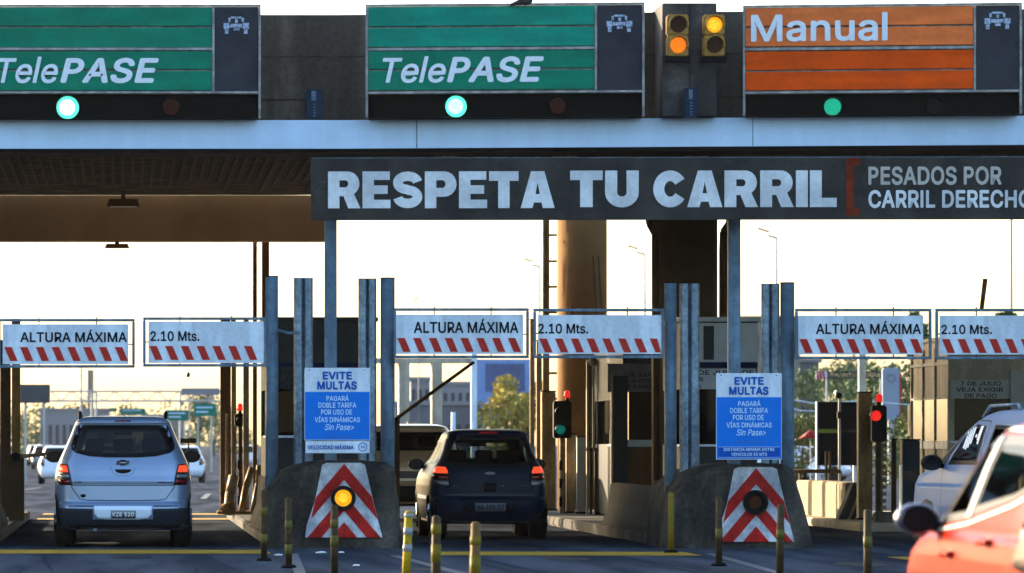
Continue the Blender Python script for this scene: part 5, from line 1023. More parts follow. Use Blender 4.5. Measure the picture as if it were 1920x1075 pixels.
MB_ = MB(); yy = sh.ry(0, .42) - .0235; MB_.box(-.142, .152, yy, yy + .004, .383, .462); MB_.build('plate_field', black_t, pl)
text('KZE 520', -.13, .397, .14, .448, yy - .001, white_t, pl, off=.02)
# emblem, handle, badges
bow = [(-.085, -.012), (-.07, .022), (-.035, .022), (-.035, .034), (.035, .034), (.035, .022), (.085, .022), (.07, -.022), (.035, -.022), (.035, -.034), (-.035, -.034), (-.035, -.022), (-.09, -.022)]
drape(sh, 'rear', [(x, 1.068 + z) for x, z in bow], .003, .008, .03).build('emblem', mat('emblem_grey', (.10, .11, .12), .25, .8), T)
drape(sh, 'rear', [(x * .6, 1.068 + z * .45) for x, z in bow], .0115, .003, .03).build('emblem_face', chrome, T)
drape(sh, 'rear', [(-.10, .985), (.105, .985), (.10, .965), (.07, .945), (.02, .935), (-.02, .935), (-.07, .945), (-.095, .965)], .003, .004, .04).build('handle_recess', black_pl, T)
seam(sh, 'rear', [(-.17, 1.11), (-.15, 1.0), (-.12, .93), (-.05, .905), (.05, .905), (.12, .93), (.15, 1.0), (.17, 1.11)], .005).build('handle_seam', mat('soft_seam', (.10, .12, .15), .6), T)
def onrear(T, sh, s, x0, z0, x1, z1, mt, off=.03): text(s, x0, z0, x1, z1, sh.ry((x0 + x1) / 2, (z0 + z1) / 2) - .006, mt, T, off=off, name='badge')
onrear(T, sh, 'LTZ', -.60, .815, -.52, .835, trim_b); onrear(T, sh, 'SPIN 1.8', .44, .812, .62, .832, trim_b)
drape(sh, 'rear', oval(-.50, .655, .035, .022), .003, .002, .03).build('sticker', trim_b, T)
for sg in (-1, 1):
    m = MB(); m.path([(sg * .53, .62, 1.625), (sg * .545, .66, 1.70), (sg * .55, 1.0, 1.715), (sg * .55, 1.9, 1.69), (sg * .54, 2.0, 1.62)], .018, 8); m.tube((sg * .53, .60, 1.61), (sg * .545, .63, 1.70), .026, 8); m.build('roof_rail', trim_b, T)
m = MB(); m.path([(.02, .5, 1.64), (.02, .47, 1.67)], .006); m.ball((0, .36, 1.60), .012, 8); m.build('aerial', trim_b, T)
drape(sh, 'rear', [(-.10, 1.60), (.10, 1.60), (.10, 1.585), (-.10, 1.585)], .002, .004, .05).build('brake_light', lamp_red, T)
m = MB(); m.tube((-.35, .12, .235), (-.35, .35, .235), .028, 10); m.build('exhaust', steel_paint, T)

# -- dark hatchback, second lane
navyp = mat('dark_navy_paint', (.006, .026, .075), .35, 0, spec=.09)
DP = [(.22, .74, .20, 3.75), (.28, .775, .10, 3.82), (.36, .80, .03, 3.87), (.46, .815, .0, 3.90), (.545, .82, .0, 3.90), (.57, .82, .045, 3.89), (.74, .818, .06, 3.84), (.82, .808, .07, 3.78), (.90, .788, .08, 3.65), (.95, .768, .095, 3.4), (1.02, .728, .13, 3.0), (1.10, .678, .17, 2.8),
      (1.18, .642, .23, 2.6), (1.30, .602, .34, 2.25), (1.40, .570, .43, 1.95), (1.435, .56, .38, 1.87), (1.465, .535, .41, 1.75), (1.488, .475, .50, 1.6), (1.505, .36, .70, 1.4), (1.512, .2, .9, 1.2)]
rw2 = [(-.42, 1.425), (-.49, 1.395), (-.52, 1.34), (-.585, 1.19), (-.63, 1.08), (-.60, 1.02), (-.45, .995), (-.2, .985), (.2, .985), (.45, .995), (.60, 1.02), (.63, 1.08), (.585, 1.19), (.52, 1.34), (.49, 1.395), (.42, 1.425)]
sw2 = [[(.62, 1.06), (.78, 1.34), (1.35, 1.38), (1.4, 1.03)], [(1.48, 1.03), (1.43, 1.38), (1.85, 1.35), (2.45, 1.03)]]
sd2 = [(-.54, 1.05), (-.43, 1.38), (.43, 1.38), (.54, 1.05)]
TLb = [(-.73, .98), (-.69, 1.005), (-.59, .995), (-.56, .93), (-.545, .74), (-.58, .705), (-.69, .755), (-.775, .81), (-.78, .88)]
T, sh = car('dark_hatchback', 'dark navy hatchback with lit tail lamps entering the second lane', 'car', (4.965, 65, 0), DP, navyp, rw2, sw2, sd2,
            lamps=tail(TLb, ((.89, .995, lamp_glow), (.815, .888, lamp_red), (.725, .813, lamp_clear))), wheels=(.55, 3.05), wr=.30, mirror_at=(2.45, 1.02), mirror_mat=trim_b, glass_m=glass('light_rear_glass', (.40, .43, .40)))
seam(sh, 'rear', [(-.55, .96), (-.555, .72), (-.52, .66), (.52, .66), (.555, .72), (.55, .96)], .008).build('hatch_seam', trim_b, T)
seam(sh, 'rear', [(-.60, .615), (.60, .615)], .018).build('bumper_highlight', mat('painted_highlight', (.10, .12, .17), .3), T)  # lighter strip painted as light caught along the bumper edge
drape(sh, 'rear', [(-.42, .575), (.42, .575), (.34, .38), (-.34, .38)], .002, .003).build('plate_recess', mat('recess_paint', (.010, .016, .03), .4), T)
pl = drape(sh, 'rear', [(-.205, .505), (.205, .505), (.205, .395), (-.205, .395)], .008, .006, .2).build('number_plate', mat('plate_grey', (.30, .34, .42), .5), T)
text('AA·398·TO', -.185, .415, .185, .485, sh.ry(0, .45) - .019, black_t, pl, off=.03)
drape(sh, 'rear', oval(0, .905, .075, .022), .004, .006, .03).build('emblem', mat('pale_badge', (.42, .46, .50), .3, .4), T)
drape(sh, 'rear', [(-.09, .77), (.09, .77), (.08, .66), (-.08, .66)], .003, .002).build('handle_recess', black_pl, T)
drape(sh, 'rear', oval(.17, .735, .016, .016, 12), .003, .003).build('lock', chrome, T)
onrear(T, sh, 'KA', -.50, .725, -.42, .745, mat('dull_badge', (.16, .18, .22), .4)); onrear(T, sh, 'SE PLUS', .36, .735, .52, .75, mat('dull_badge', (.16, .18, .22), .4))
drape(sh, 'rear', [(-.13, 1.468), (.12, 1.468), (.12, 1.445), (-.13, 1.445)], .003, .006, .05).build('brake_light', mat('brake_light_dim', (.30, .01, .015), .2, emit=.3), T)
m = MB(); m.box(-.55, .55, .42, .47, .24, .30); m.build('axle', trim_b, T)

# -- beige SUV ahead of the hatchback
beige = paint('beige_paint', (.20, .165, .125), .4, .35)
UP = [(.26, .80, .16, 4.3), (.34, .86, .06, 4.4), (.46, .89, .0, 4.45), (.60, .90, .0, 4.45), (.66, .905, .03, 4.43), (.9, .91, .05, 4.35), (1.0, .90, .07, 4.1), (1.08, .88, .1, 3.5), (1.16, .85, .14, 3.2), (1.24, .81, .2, 3.0), (1.40, .745, .3, 2.6), (1.52, .70, .38, 2.3), (1.56, .67, .34, 2.2), (1.60, .62, .38, 2.0), (1.63, .5, .6, 1.8), (1.64, .3, .9, 1.5)]
rw3 = [(-.62, 1.50), (-.72, 1.24), (-.6, 1.19), (.6, 1.19), (.72, 1.24), (.62, 1.50)]
sw3 = [[(.8, 1.20), (.85, 1.46), (1.5, 1.5), (1.5, 1.19)], [(1.58, 1.19), (1.58, 1.5), (2.1, 1.47), (2.75, 1.18)]]
T, sh = car('beige_suv', 'beige SUV ahead of the dark hatchback, half hidden by it', 'car', (4.78, 80, 0), UP, beige, rw3, sw3, [(-.66, 1.18), (-.56, 1.5), (.56, 1.5), (.66, 1.18)],
            lamps=tail([(-.86, 1.08), (-.70, 1.06), (-.68, .95), (-.80, .90), (-.87, .95)], ((.92, 1.06, lamp_red),)), wheels=(.75, 3.4), wr=.34, mirror_at=(2.8, 1.2))
drape(sh, 'rear', [(-.86, .60), (.86, .60), (.82, .34), (-.82, .34)], .003, .006).build('lower_bumper', trim_b, T)
drape(sh, 'rear', [(-.25, .85), (.25, .85), (.25, .73), (-.25, .73)], .004, .006).build('number_plate', mat('plate_grey', (.30, .34, .42), .5), T)
seam(sh, 'rear', [(-.68, .92), (-.66, .68), (.66, .68), (.68, .92)], .01).build('hatch_seam', trim_b, T)

# -- pale van in the third lane
vanp = mat('pale_blue_van_paint', (.36, .43, .54), .4, .1, spec=.12)
VP = [(.22, .78, .12, 4.0), (.32, .84, .03, 4.1), (.50, .86, .0, 4.15), (.62, .87, .02, 4.15), (.85, .87, .03, 4.08), (.95, .865, .035, 3.95), (1.02, .855, .04, 3.6), (1.10, .84, .05, 3.25), (1.16, .825, .055, 3.1), (1.30, .785, .075, 2.8), (1.45, .735, .10, 2.5), (1.55, .695, .13, 2.25), (1.62, .65, .17, 2.0), (1.66, .59, .25, 1.8), (1.68, .48, .45, 1.6), (1.685, .3, .7, 1.3)]
vw = [[(1.62, 1.08), (1.66, 1.50), (2.0, 1.52), (2.3, 1.38), (2.62, 1.08)], [(2.68, 1.09), (2.42, 1.33), (2.50, 1.33), (2.92, 1.09)]]
T, sh = car('pale_van', 'pale blue-grey van with white window lettering in the third lane, behind the red car', 'van', (10.28, 50.4, 0), VP, vanp, [(-.60, 1.52), (-.68, 1.12), (.68, 1.12), (.60, 1.52)], [vw[0], [(.45, 1.10), (.50, 1.49), (1.36, 1.51), (1.40, 1.10)]], [(-.68, 1.14), (-.56, 1.54), (.56, 1.54), (.68, 1.14)],
            lamps=tail([(-.84, 1.02), (-.74, 1.02), (-.74, .7), (-.85, .7)], ((.72, 1.0, lamp_red),)), wheels=(.7, 3.3), wr=.31, mirror_at=(2.75, 1.10), mirror_mat=black_pl, n=9.0, mirror_sc=1.1, rz=R(8))
m = drape(sh, 'left', [(2.70, 1.09), (2.40, 1.42), (2.50, 1.42), (2.98, 1.09)], .006, .0).build('quarter_trim', trim_b, T)
m = MB()
for u, z0_, z1_, w_ in ((1.98, 1.30, 1.49, .05), (2.04, 1.26, 1.48, .05), (2.10, 1.24, 1.46, .05), (2.17, 1.25, 1.44, .06), (1.86, 1.37, 1.41, .05), (1.74, 1.30, 1.50, .06), (1.79, 1.34, 1.5, .04)):
    P = [(u, z0_), (u + w_, z0_ + .01), (u + w_, z1_), (u, z1_)]; q = drape(sh, 'left', P, .006, .0, .2); q.bm.normal_update()
    me = bpy.data.meshes.new('x'); q.bm.to_mesh(me); m.bm.from_mesh(me); bpy.data.meshes.remove(me); q.bm.free()
m.build('window_lettering', white_t, T)
seam(sh, 'left', [(1.55, .35), (1.55, 1.55), (2.1, 1.57), (2.75, 1.09), (2.85, .35)], .01).build('door_seam', trim_b, T)
seam(sh, 'left', [(.75, 1.10), (1.5, 1.10)], .012).build('slide_rail', trim_b, T)
for sg in (-1, 1):
    m = MB(); m.path([(sg * .55, 1.0, 1.66), (sg * .56, 1.06, 1.73), (sg * .56, 2.0, 1.72), (sg * .56, 2.25, 1.60)], .018, 8); m.build('roof_rail', steel_paint, T)

# -- red hatchback in the foreground
redp = mat('red_paint', (.5, .02, .01), .3, 0, spec=.03)
RP = [(.20, .76, .18, 3.85), (.30, .82, .05, 3.95), (.45, .845, .0, 4.0), (.60, .855, .0, 3.98), (.72, .858, .03, 3.90), (.80, .855, .04, 3.8), (.86, .845, .05, 3.6), (.90, .838, .06, 3.3), (.95, .825, .08, 3.05), (1.00, .808, .10, 2.95), (1.10, .772, .19, 2.78), (1.20, .735, .27, 2.60), (1.30, .690, .34, 2.38), (1.35, .66, .37, 2.22), (1.38, .63, .39, 2.12), (1.41, .57, .48, 1.98), (1.43, .45, .65, 1.75), (1.436, .2, .9, 1.5)]
rsw = [[(.60, 1.14), (.72, 1.20), (.98, 1.335), (1.76, 1.345), (1.80, .99), (.95, 1.07)], [(1.90, .975), (1.86, 1.345), (2.12, 1.33), (2.62, .99), (2.72, .93)]]
T, sh = car('red_hatchback', 'bright red hatchback close in the lower right corner with a dark blue mirror', 'car', (4.56, 19.4, 0), RP, redp, [(-.48, 1.33), (-.6, 1.06), (.6, 1.06), (.48, 1.33)], rsw, [(-.56, .98), (-.46, 1.30), (.46, 1.30), (.56, .98)],
            lamps=tail([(-.82, .98), (-.74, .99), (-.70, .75), (-.80, .72), (-.85, .80)], ((.74, .97, lamp_red),)), wheels=(.6, 3.1), wr=.30, mirror_at=(2.58, .965), n=6.0, mirror_mat=mat('mirror_blue_shell', (.035, .06, .16), .35, coat=.5), mirror_sc=.92)
for y_, z_ in ((1.16, .885), (2.04, .815)):
    x_ = -sh.sx(y_, z_)
    m = MB(); m.path([(x_ + .005, y_, z_), (x_ - .035, y_ + .03, z_ + .002), (x_ - .035, y_ + .15, z_ - .002), (x_ + .005, y_ + .18, z_ - .004)], .014, 8); m.build('door_handle', redp, T)
    drape(sh, 'left', oval(y_ + .09, z_, .07, .03), .002, .0, .03).build('handle_recess', mat('dark_red', (.12, .008, .008), .4), T)
seam(sh, 'left', [(1.86, .28), (1.86, .95)], .008).build('door_seam', trim_b, T)
seam(sh, 'left', [(2.85, .30), (2.88, .70), (2.78, .89)], .008).build('door_seam', trim_b, T)
seam(sh, 'left', [(.78, .75), (.86, .96), (.70, 1.04)], .008).build('door_seam', trim_b, T)
for kind in ('left', 'right'):
    drape(sh, kind, [(1.81, .985), (1.89, .975), (1.85, 1.345), (1.77, 1.345)], .006, .004).build('door_pillar', mat('pale_pillar', (.55, .50, .40), .35, coat=.5), T)
    seam(sh, kind, [(.62, 1.10), (.95, 1.045), (1.85, .955), (2.72, .905)], .014, .005).build('window_moulding', mat('pale_pillar', (.55, .50, .40), .35), T)
    seam(sh, kind, [(.70, 1.23), (.96, 1.358), (1.80, 1.372), (2.14, 1.352), (2.72, .97)], .016, .006).build('roof_moulding', mat('pale_pillar', (.55, .50, .40), .35), T)

# -- distant cars
fcars = 'distant traffic beyond the toll plaza'
whitep = paint('white_paint', (.62, .66, .72), .0, .35)
def far_car(x, Y, label, pnt, rz=0):
    return car('distant_car', label, 'car', (x, Y, gz(Y)), DP, pnt, rw2, sw2, sd2, group=fcars, detail=False, wheels=(.55, 3.05), wr=.30, lamps=tail(TLb, ((.78, .98, lamp_red),)), mirrors=False, glass_m=GLd, rz=rz, seats=False)[0]
f0 = far_car(-2.6, 190, 'white car beyond the barrier, partly hidden by the silver car left mirror', whitep)
dup(f0, (2.55, 197, gz(197)), label='white car beyond the plaza just right of the silver car')
p1 = far_car(-2.2, 330, 'small dark red car far away left of the silver car', paint('maroon', (.25, .05, .05)))
p2 = far_car(-5.0, 300, 'small grey car far away at the left edge', paint('far_grey', (.30, .32, .34)))
for x, Y, lb, src in ((-3.6, 360, 'tiny white car left of the silver car roof, farther than the maroon one', f0), (-1.2, 390, 'tiny white car above the silver car left mirror', f0), (-6.3, 350, 'tiny grey car near the ochre steel column', p2), (-4.6, 430, 'tiny white car deep in the distant queue at the left', f0), (-2.4, 470, 'tiny grey car deepest in the queue', p2),
                      (-7.6, 410, 'tiny maroon car deep in the queue behind the ochre column', p1), (7.0, 300, 'small grey car far away right of the silver car mirror', p2), (8.4, 330, 'small white car far away left of the brown column', f0)):
    dup(src, (x, Y, gz(Y)), label=lb)
for x, Y, lb, src in ((28.8, 200, 'white car parked beyond the right island, left of the black boards', f0), (31.0, 205, 'white car partly behind the black boards', f0), (34.2, 190, 'grey car beyond the red signal', p2)): dup(src, (x, Y, gz(Y)), R(70), lb)

# ------------------------------------------------------------------ right island: barrier end, boards, camera
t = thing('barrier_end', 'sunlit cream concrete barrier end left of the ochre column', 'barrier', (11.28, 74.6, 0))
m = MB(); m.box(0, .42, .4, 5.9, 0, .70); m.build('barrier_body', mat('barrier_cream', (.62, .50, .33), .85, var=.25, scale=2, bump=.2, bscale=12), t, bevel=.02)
P = lambda px, py: (Lp(t, px, 0, 74.95).x, max(0, Lp(t, 0, py, 74.95).z))
m = MB(); m.prism([P(1560, 990), P(1594, 906), P(1622, 906), P(1592, 990)], .0, .38); m.build('slanted_side', concrete, t, bevel=.015)
m = MB(); m.prism([P(1576, 990), P(1606, 915), P(1611, 915), P(1582, 990)], -.02, -.001); m.build('edge_strip', cream, t)
t = thing('black_boards', 'pair of black boards with a yellow-green stripe behind the barrier end', 'board', W(1533, 873, 92))
for i, (u0, u1) in enumerate(((1533, 1571), (1572, 1607))):
    m = MB(); a = Lp(t, u0, 873, 92); b = Lp(t, u1, 754, 92); m.box(a.x, b.x, 0, .06, 0, b.z); m.build('board', dark_box, t)
m = MB(); a = Lp(t, 1534, 812, 92); b = Lp(t, 1570, 805, 92); m.box(a.x, b.x, -.01, 0, a.z, b.z); m.build('stripe', mat('yellow_green', (.35, .42, .05), .5), t)
m = MB(); a = Lp(t, 1573, 811, 92); b = Lp(t, 1606, 806, 92); m.box(a.x, b.x, -.01, 0, a.z, b.z); m.build('stripe', concrete_dark, t)
m = MB()
for u in (1536, 1604): x = Lp(t, u, 0, 92).x; m.box(x - .03, x + .03, .06, .12, -t.location.z, .9)
m.box(Lp(t, 1530, 0, 92).x, Lp(t, 1533, 0, 92).x, -.01, .06, -.3, Lp(t, 0, 753, 92).z); m.build('post', white_t, t)
t = thing('camera_pole', 'thin pole with a small white camera in front of the black boards', 'camera', (W(1574, 0, 84).x, 84, 0))
zt = W(0, 740, 84).z; m = MB(); m.tube((0, 0, 0), (0, 0, zt), .022, 8); m.build('pole', booth_grey, t)
m = MB(); m.box(-.09, .08, -.12, .1, zt, zt + .07); m.build('camera_body', panel_white, t, bevel=.02); m = MB(); m.tube((-.03, -.14, zt - .02), (-.03, -.02, zt - .02), .055, 12); m.build('lens_dome', black_pl, t)
m = MB(); m.box(-.04, .04, -.03, .03, zt - .42, zt - .3); m.build('junction_box', black_pl, t)
m = MB(); a = W(1488, 884, 83); b = W(1576, 884, 83); m.tube(a, b, .035, 8)
for px in (1500, 1549, 1556): p = W(px, 884, 83); m.tube((p.x, 83, 0), (p.x, 83, p.z + (.35 if px > 1540 else 0)), .022, 6)
solo(m.build('railing', brown_m), 'dark low railing running behind the sunlit barrier end', 'railing')
m = MB(); m.box(0, .3, 0, .3, 0, .16); t_ = solo(m.build('kerb_block', concrete, bevel=.02), 'small concrete block on the sunlit kerb below the red signal', 'block'); t_.location = (W(1658, 0, 71.8).x, 71.8, .13)
t = thing('wall_box', 'small cream box with black front hanging beside the right booth', 'box', W(1716, 830, 76)); m = MB(); m.box(-.09, -.02, 0, .2, .1, .6); m.build('cream_side', cream, t); m = MB(); m.box(-.018, .10, 0, .18, .12, .58); m.build('black_front', black_pl, t)
m = MB(); m.box(0, .03, .02, .05, -1.1, .2); m.build('mount', brown_m, t)

# ------------------------------------------------------------------ background
def lamp_post(px, py, hgt, label, arm=-1):
    Y = (hgt - H) * F / (VY - py); x = W(px, 0, Y).x
    t = thing('street_lamp', label, 'street lamp', (x, Y, gz(Y)), 0, 'far street lamps against the sky')
    m = MB(); m.tube((0, 0, 0), (0, 0, hgt), .10, 8, .055); m.build('pole', booth_grey, t)
    m = MB(); m.tube((0, 0, hgt), (-.45, 0, hgt + .12), .06, 8); m.build('arm', booth_grey, t)
    m = MB(); m.box(-1.0, -.4, -.12, .12, -.04, .05, Matrix.Translation((0, 0, hgt + .17)) @ Matrix.Rotation(R(18), 4, 'Y')); m.build('lamp_head', mat('lamp_head_grey', (.10, .10, .11), .5), t, bevel=.02)
lamp_post(1012, 491, 12, 'farthest and lowest of the three street lamps, beside the cable ladder'); lamp_post(1209, 467, 12, 'middle street lamp, between the two round columns'); lamp_post(1456, 435, 12, 'highest of the three street lamps, right of the second banner pole')
m = MB(); Y = 150; x = W(1896, 0, Y).x; m.tube((x, Y, 0), (x, Y, W(0, 400, Y).z + 1), .045, 8); solo(m.build('mast', booth_grey), 'very thin mast against the sky at the right edge', 'mast')
t = thing('street_lamp', 'tiny curved lamp seen above the central height gate', 'street lamp', (W(782, 0, 300).x, 300, -.3), 0, 'far street lamps against the sky')
zt = W(0, 560, 300).z + .3; m = MB(); m.tube((.1, 0, 0), (.1, 0, zt), .03, 6); m.build('pole', mat('pale_steel', (.5, .5, .5), .5), t); m = MB(); m.path([(.1, 0, zt), (-.1, 0, zt + .05), (-.25, 0, zt - .3)], .05); m.build('lamp_head', booth_grey, t)

def tree(px, Y, h, rw_, label, leaf, base=0, seed=1, n=2600, trunk_h=.4, ls=None, group='trees beyond the plaza'):
    rnd = random.Random(seed); x = W(px, 0, Y).x; t = thing('tree', label, 'tree', (x, Y, gz(Y)), 0, group)
    m = MB(); m.tube((0, 0, 0), (0, 0, h * trunk_h), h * .03, 8, h * .02); blobs = []
    for i in range(11):
        a = rnd.uniform(0, 6.28); rr = rnd.uniform(.1, .8) * rw_; z = h * rnd.uniform(trunk_h * .8, .93); e = Vector((math.cos(a) * rr, math.sin(a) * rr, z))
        m.tube((0, 0, h * trunk_h * .8), e * .95, h * .014, 6, h * .005); blobs.append((e, rnd.uniform(.28, .48) * rw_))
    m.build('trunk', bark, t)
    c = MB(); ls = ls or h * .022
    for i in range(n):
        e, r_ = rnd.choice(blobs); u = Vector((rnd.gauss(0, 1), rnd.gauss(0, 1), rnd.gauss(0, .8))).normalized() * r_ * rnd.uniform(.35, 1) ** .6
        p = e + u; q = Vector((rnd.gauss(0, 1), rnd.gauss(0, 1), rnd.gauss(0, 1))).normalized(); v = q.orthogonal().normalized(); w2 = q.cross(v); s_ = ls * rnd.uniform(.6, 1.5)
        c.bm.faces.new([c.bm.verts.new(p + k) for k in (v * s_, w2 * s_ * .6, -v * s_, -w2 * s_ * .6)])
    c.build('crown', leaf, t)
    return t
tree(952, 300, 5.6, 2.3, 'golden-leaved tree beyond the second lane, in front of the blue billboard', leaf_y, seed=3, n=3600, trunk_h=.3)
tree(990, 310, 6.0, 1.7, 'second golden tree, right behind the first and touching the pale column', leaf_y, seed=9, n=2000, trunk_h=.3)
tree(372, 420, 6.3, 1.7, 'pointed hazy tree behind the green gantry signs', leaf_g, seed=5, n=1200)
for i, (px, Y, h_, w_, lb) in enumerate(((1512, 260, 5.4, 2.8, 'hazy tree just right of the Manual lane post'), (1590, 250, 5.6, 3.0, 'big hazy tree behind the black boards'), (1665, 240, 5.5, 2.6, 'hazy tree behind the pale totem'), (1712, 255, 5.6, 2.4, 'hazy tree left of the sunlit booth'), (1733, 150, 5.9, .45, 'treetop peeking above the right height gate'), (1924, 140, 6.2, .9, 'tree at the right frame edge above the height gate'),
                                      (1695, 170, 2.6, 1.6, 'bright low bush behind the red signal'), (1500, 190, 2.5, 1.3, 'bright low bush beside the Manual lane post'))):
    tree(px, Y, h_, w_, lb, leaf_g if i < 6 else mat('bright_leaf', (.20, .24, .04), .7, var=.5, scale=1.5), seed=20 + i, n=2600, trunk_h=.25)
for i, (px, h_) in enumerate(((10, 4.2), (70, 5.0), (130, 4.4), (190, 4.8), (250, 4.0), (310, 4.6), (400, 5.4), (440, 5.0))):
    tree(px, 560 + 10 * i, h_ * 1.4, 4.2, ('far hazy tree on the skyline, number counted from the left edge: ' + ['first', 'second', 'third', 'fourth', 'fifth', 'sixth', 'seventh', 'eighth'][i]), leaf_g, seed=40 + i, n=900, trunk_h=.2, ls=.22)
def building(px0, px1, ytop, Y, dep, label, mt, nw, nf, roof=None, name='building'):
    a = W(px0, 0, Y); b = W(px1, ytop, Y); t = thing(name, label, 'building', (a.x, Y, gz(Y)), 0, 'hazy buildings beyond the plaza'); wd = b.x - a.x; h_ = b.z - gz(Y)
    m = MB(); m.box(0, wd, 0, dep, 0, h_); m.build('wall', mt, t)
    m = MB(); m.box(-.2, wd + .2, -.2, dep + .2, h_, h_ + .25); m.build('roof', roof or skin_grey, t)
    for f in range(nf):
        for i in range(nw):
            x0 = wd * (i + .25) / nw; z0_ = h_ * (f + .3) / nf
            m = MB(); m.box(x0, x0 + wd * .5 / nw, -.05, .02, z0_, z0_ + h_ * .4 / nf); m.build('window', win_far, t)
building(770, 806, 714, 330, 12, 'grey block seen between the two pillars', skin_grey, 3, 3)
building(828, 884, 722, 360, 12, 'pale blue-grey block behind the raised barrier arm', skin_grey, 4, 3)
building(740, 900, 760, 300, 10, 'long low grey building behind the beige SUV', mat('dull_blue_building', (.24, .27, .32), .8), 10, 1)
building(75, 205, 770, 520, 15, 'wide grey hall far behind the first lane', skin_grey, 10, 1)
building(268, 345, 782, 500, 15, 'pale hall behind the green gantry signs', skin_tan, 6, 1)
building(1380, 1500, 600, 320, 10, 'terracotta-roofed building behind the right ribbed post', skin_tan, 5, 3, rust)
building(1480, 1535, 680, 330, 8, 'grey-blue building behind the hazy trees', mat('dull_blue_building', (.24, .27, .32), .8), 3, 3)
# white frame of the neighbouring plaza beyond lane two
t = thing('portal_frame', 'cream portal frame of pillars and a beam beyond the second lane', 'structure frame', (W(748, 0, 120).x, 120, 0))
for p0, p1 in ((748, 768), (810, 829)):
    m = MB(); m.box(Lp(t, p0, 0, 120).x, Lp(t, p1, 0, 120).x, 0, .6, 0, W(0, 674, 120).z); m.build('pillar', cream, t)
m = MB(); m.box(Lp(t, 700, 0, 120).x, Lp(t, 884, 0, 120).x, -.01, .61, W(0, 681, 120).z, W(0, 672, 120).z); m.build('beam', cream, t)
m = MB(); x = W(889, 0, 170).x; m.box(x - .10, x + .10, 170, 170.3, -.2, W(0, 660, 170).z); solo(m.build('white_post', panel_white), 'white post at the left edge of the blue billboard', 'post')
m = MB(); x = W(850, 0, 110).x; m.tube((x, 110, 0), (x, 110, W(0, 773, 110).z), .05, 8); solo(m.build('white_stake', panel_white), 'short white stake above the beige SUV roof', 'post')
m = MB(); p = W(764, 800, 100); m.box(p.x, p.x + .2, 100, 100.2, 0, W(0, 791, 100).z); solo(m.build('cream_box', cream), 'small cream box just above the beige SUV roof', 'box')
t = thing('billboard', 'big blue billboard behind the golden trees', 'billboard', W(890, 790, 350))
m = MB(); a = Lp(t, 892, 790, 350); b = Lp(t, 1003, 674, 350); m.box(a.x, b.x, 0, .3, 0, b.z); m.build('board', mat('billboard_blue', (.05, .13, .42), .5, var=.2, scale=.7), t)
m = MB(); a2 = Lp(t, 910, 735, 350); b2 = Lp(t, 984, 682, 350); m.box(a2.x, b2.x, -.05, -.005, a2.z, b2.z); m.build('poster', mat('billboard_pale', (.10, .22, .55), .5, var=.4, scale=1.2), t)
m = MB(); m.box(a.x + .4, a.x + .8, .05, .25, -t.location.z - .3, 0); m.box(b.x - .8, b.x - .4, .05, .25, -t.location.z - .3, 0); m.build('leg', booth_grey, t)
# left background: grey panel, gantry, green signs
def gsign(px0, py0, px1, py1, Y, label, mt, legs=True, lines=2):
    t = thing('road_sign', label, 'sign', W(px0, py1, Y), 0, 'far road signs'); b = Lp(t, px1, py0, Y)
    m = MB(); m.box(0, b.x, 0, .12, 0, b.z); m.build('panel', mt, t, bevel=.02)
    m = MB()
    for i in range(lines): m.box(b.x * .12, b.x * (.85 - .2 * i), -.02, -.001, b.z * (.65 - i * .35), b.z * (.75 - i * .35))
    if lines: m.build('legend', lblue_txt, t)
    m = MB()
    for u in (.2, .8): m.box(b.x * u - .05, b.x * u + .05, .12, .22, -t.location.z + gz(Y), b.z * .9)
    if legs: m.build('post', booth_grey, t)
    return t
gsign(36, 721, 94, 756, 200, 'dark grey sign panel seen from behind, upper left of the silver car', mat('sign_back', (.13, .15, .17), .6, .2, var=.2), lines=0)
gsign(311, 769, 354, 789, 300, 'pale green road sign right of the silver car roof', mat('far_green', (.0, .30, .22), .5))
gsign(363, 757, 405, 781, 270, 'brightest green road sign, farthest right of the far signs', mat('far_green2', (.0, .36, .26), .5))
gsign(225, 766, 272, 778, 420, 'thin green road sign just above the silver car roof', mat('far_green', (.0, .30, .22), .5), lines=1)
gsign(205, 765, 219, 772, 430, 'tiny green sign left of the thin green road sign', mat('far_green', (.0, .30, .22), .5), lines=0)
gsign(340, 728, 412, 741, 330, 'grey-blue panel high on the far gantry by the pointed tree', skin_grey, lines=0)
t = thing('sign_gantry', 'hazy lattice gantry spanning the road beyond the first lane', 'gantry', (W(95, 0, 400).x, 400, -.3))
a = Lp(t, 95, 752, 400); b = Lp(t, 415, 734, 400); m = MB()
for z in (a.z, b.z): m.tube((a.x, 0, z), (b.x, 0, z), .09, 6)
k = 16
for i in range(k): m.tube((a.x + (b.x - a.x) * i / k, 0, a.z if i % 2 else b.z), (a.x + (b.x - a.x) * (i + 1) / k, 0, b.z if i % 2 else a.z), .05, 5)
m.build('truss', booth_grey, t)
for px in (152, 172, 180, 338): m = MB(); x = Lp(t, px, 0, 400).x; m.tube((x, .3, 0), (x, .3, (Lp(t, 0, 690, 400).z if px == 152 else b.z)), .10, 6); m.build('leg', booth_grey, t)
m = MB(); x = W(164, 0, 700).x; z = W(0, 694, 700).z
m.box(x, x + .9, 700, 701, -.3, z); solo(m.build('far_tower', skin_tan), 'pale slim tower fading in the haze behind the gantry', 'tower')
m = MB(); p = W(353, 703, 90); m.ball(tuple(p), .035, 8, (1, 1, 1.5)); m.tube(p, p + Vector((0, 0, .12)), .004, 4); solo(m.build('hanging_sensor', black_pl), 'tiny dark bulb hanging on a wire below the 2.10 gate at the left', 'sensor')
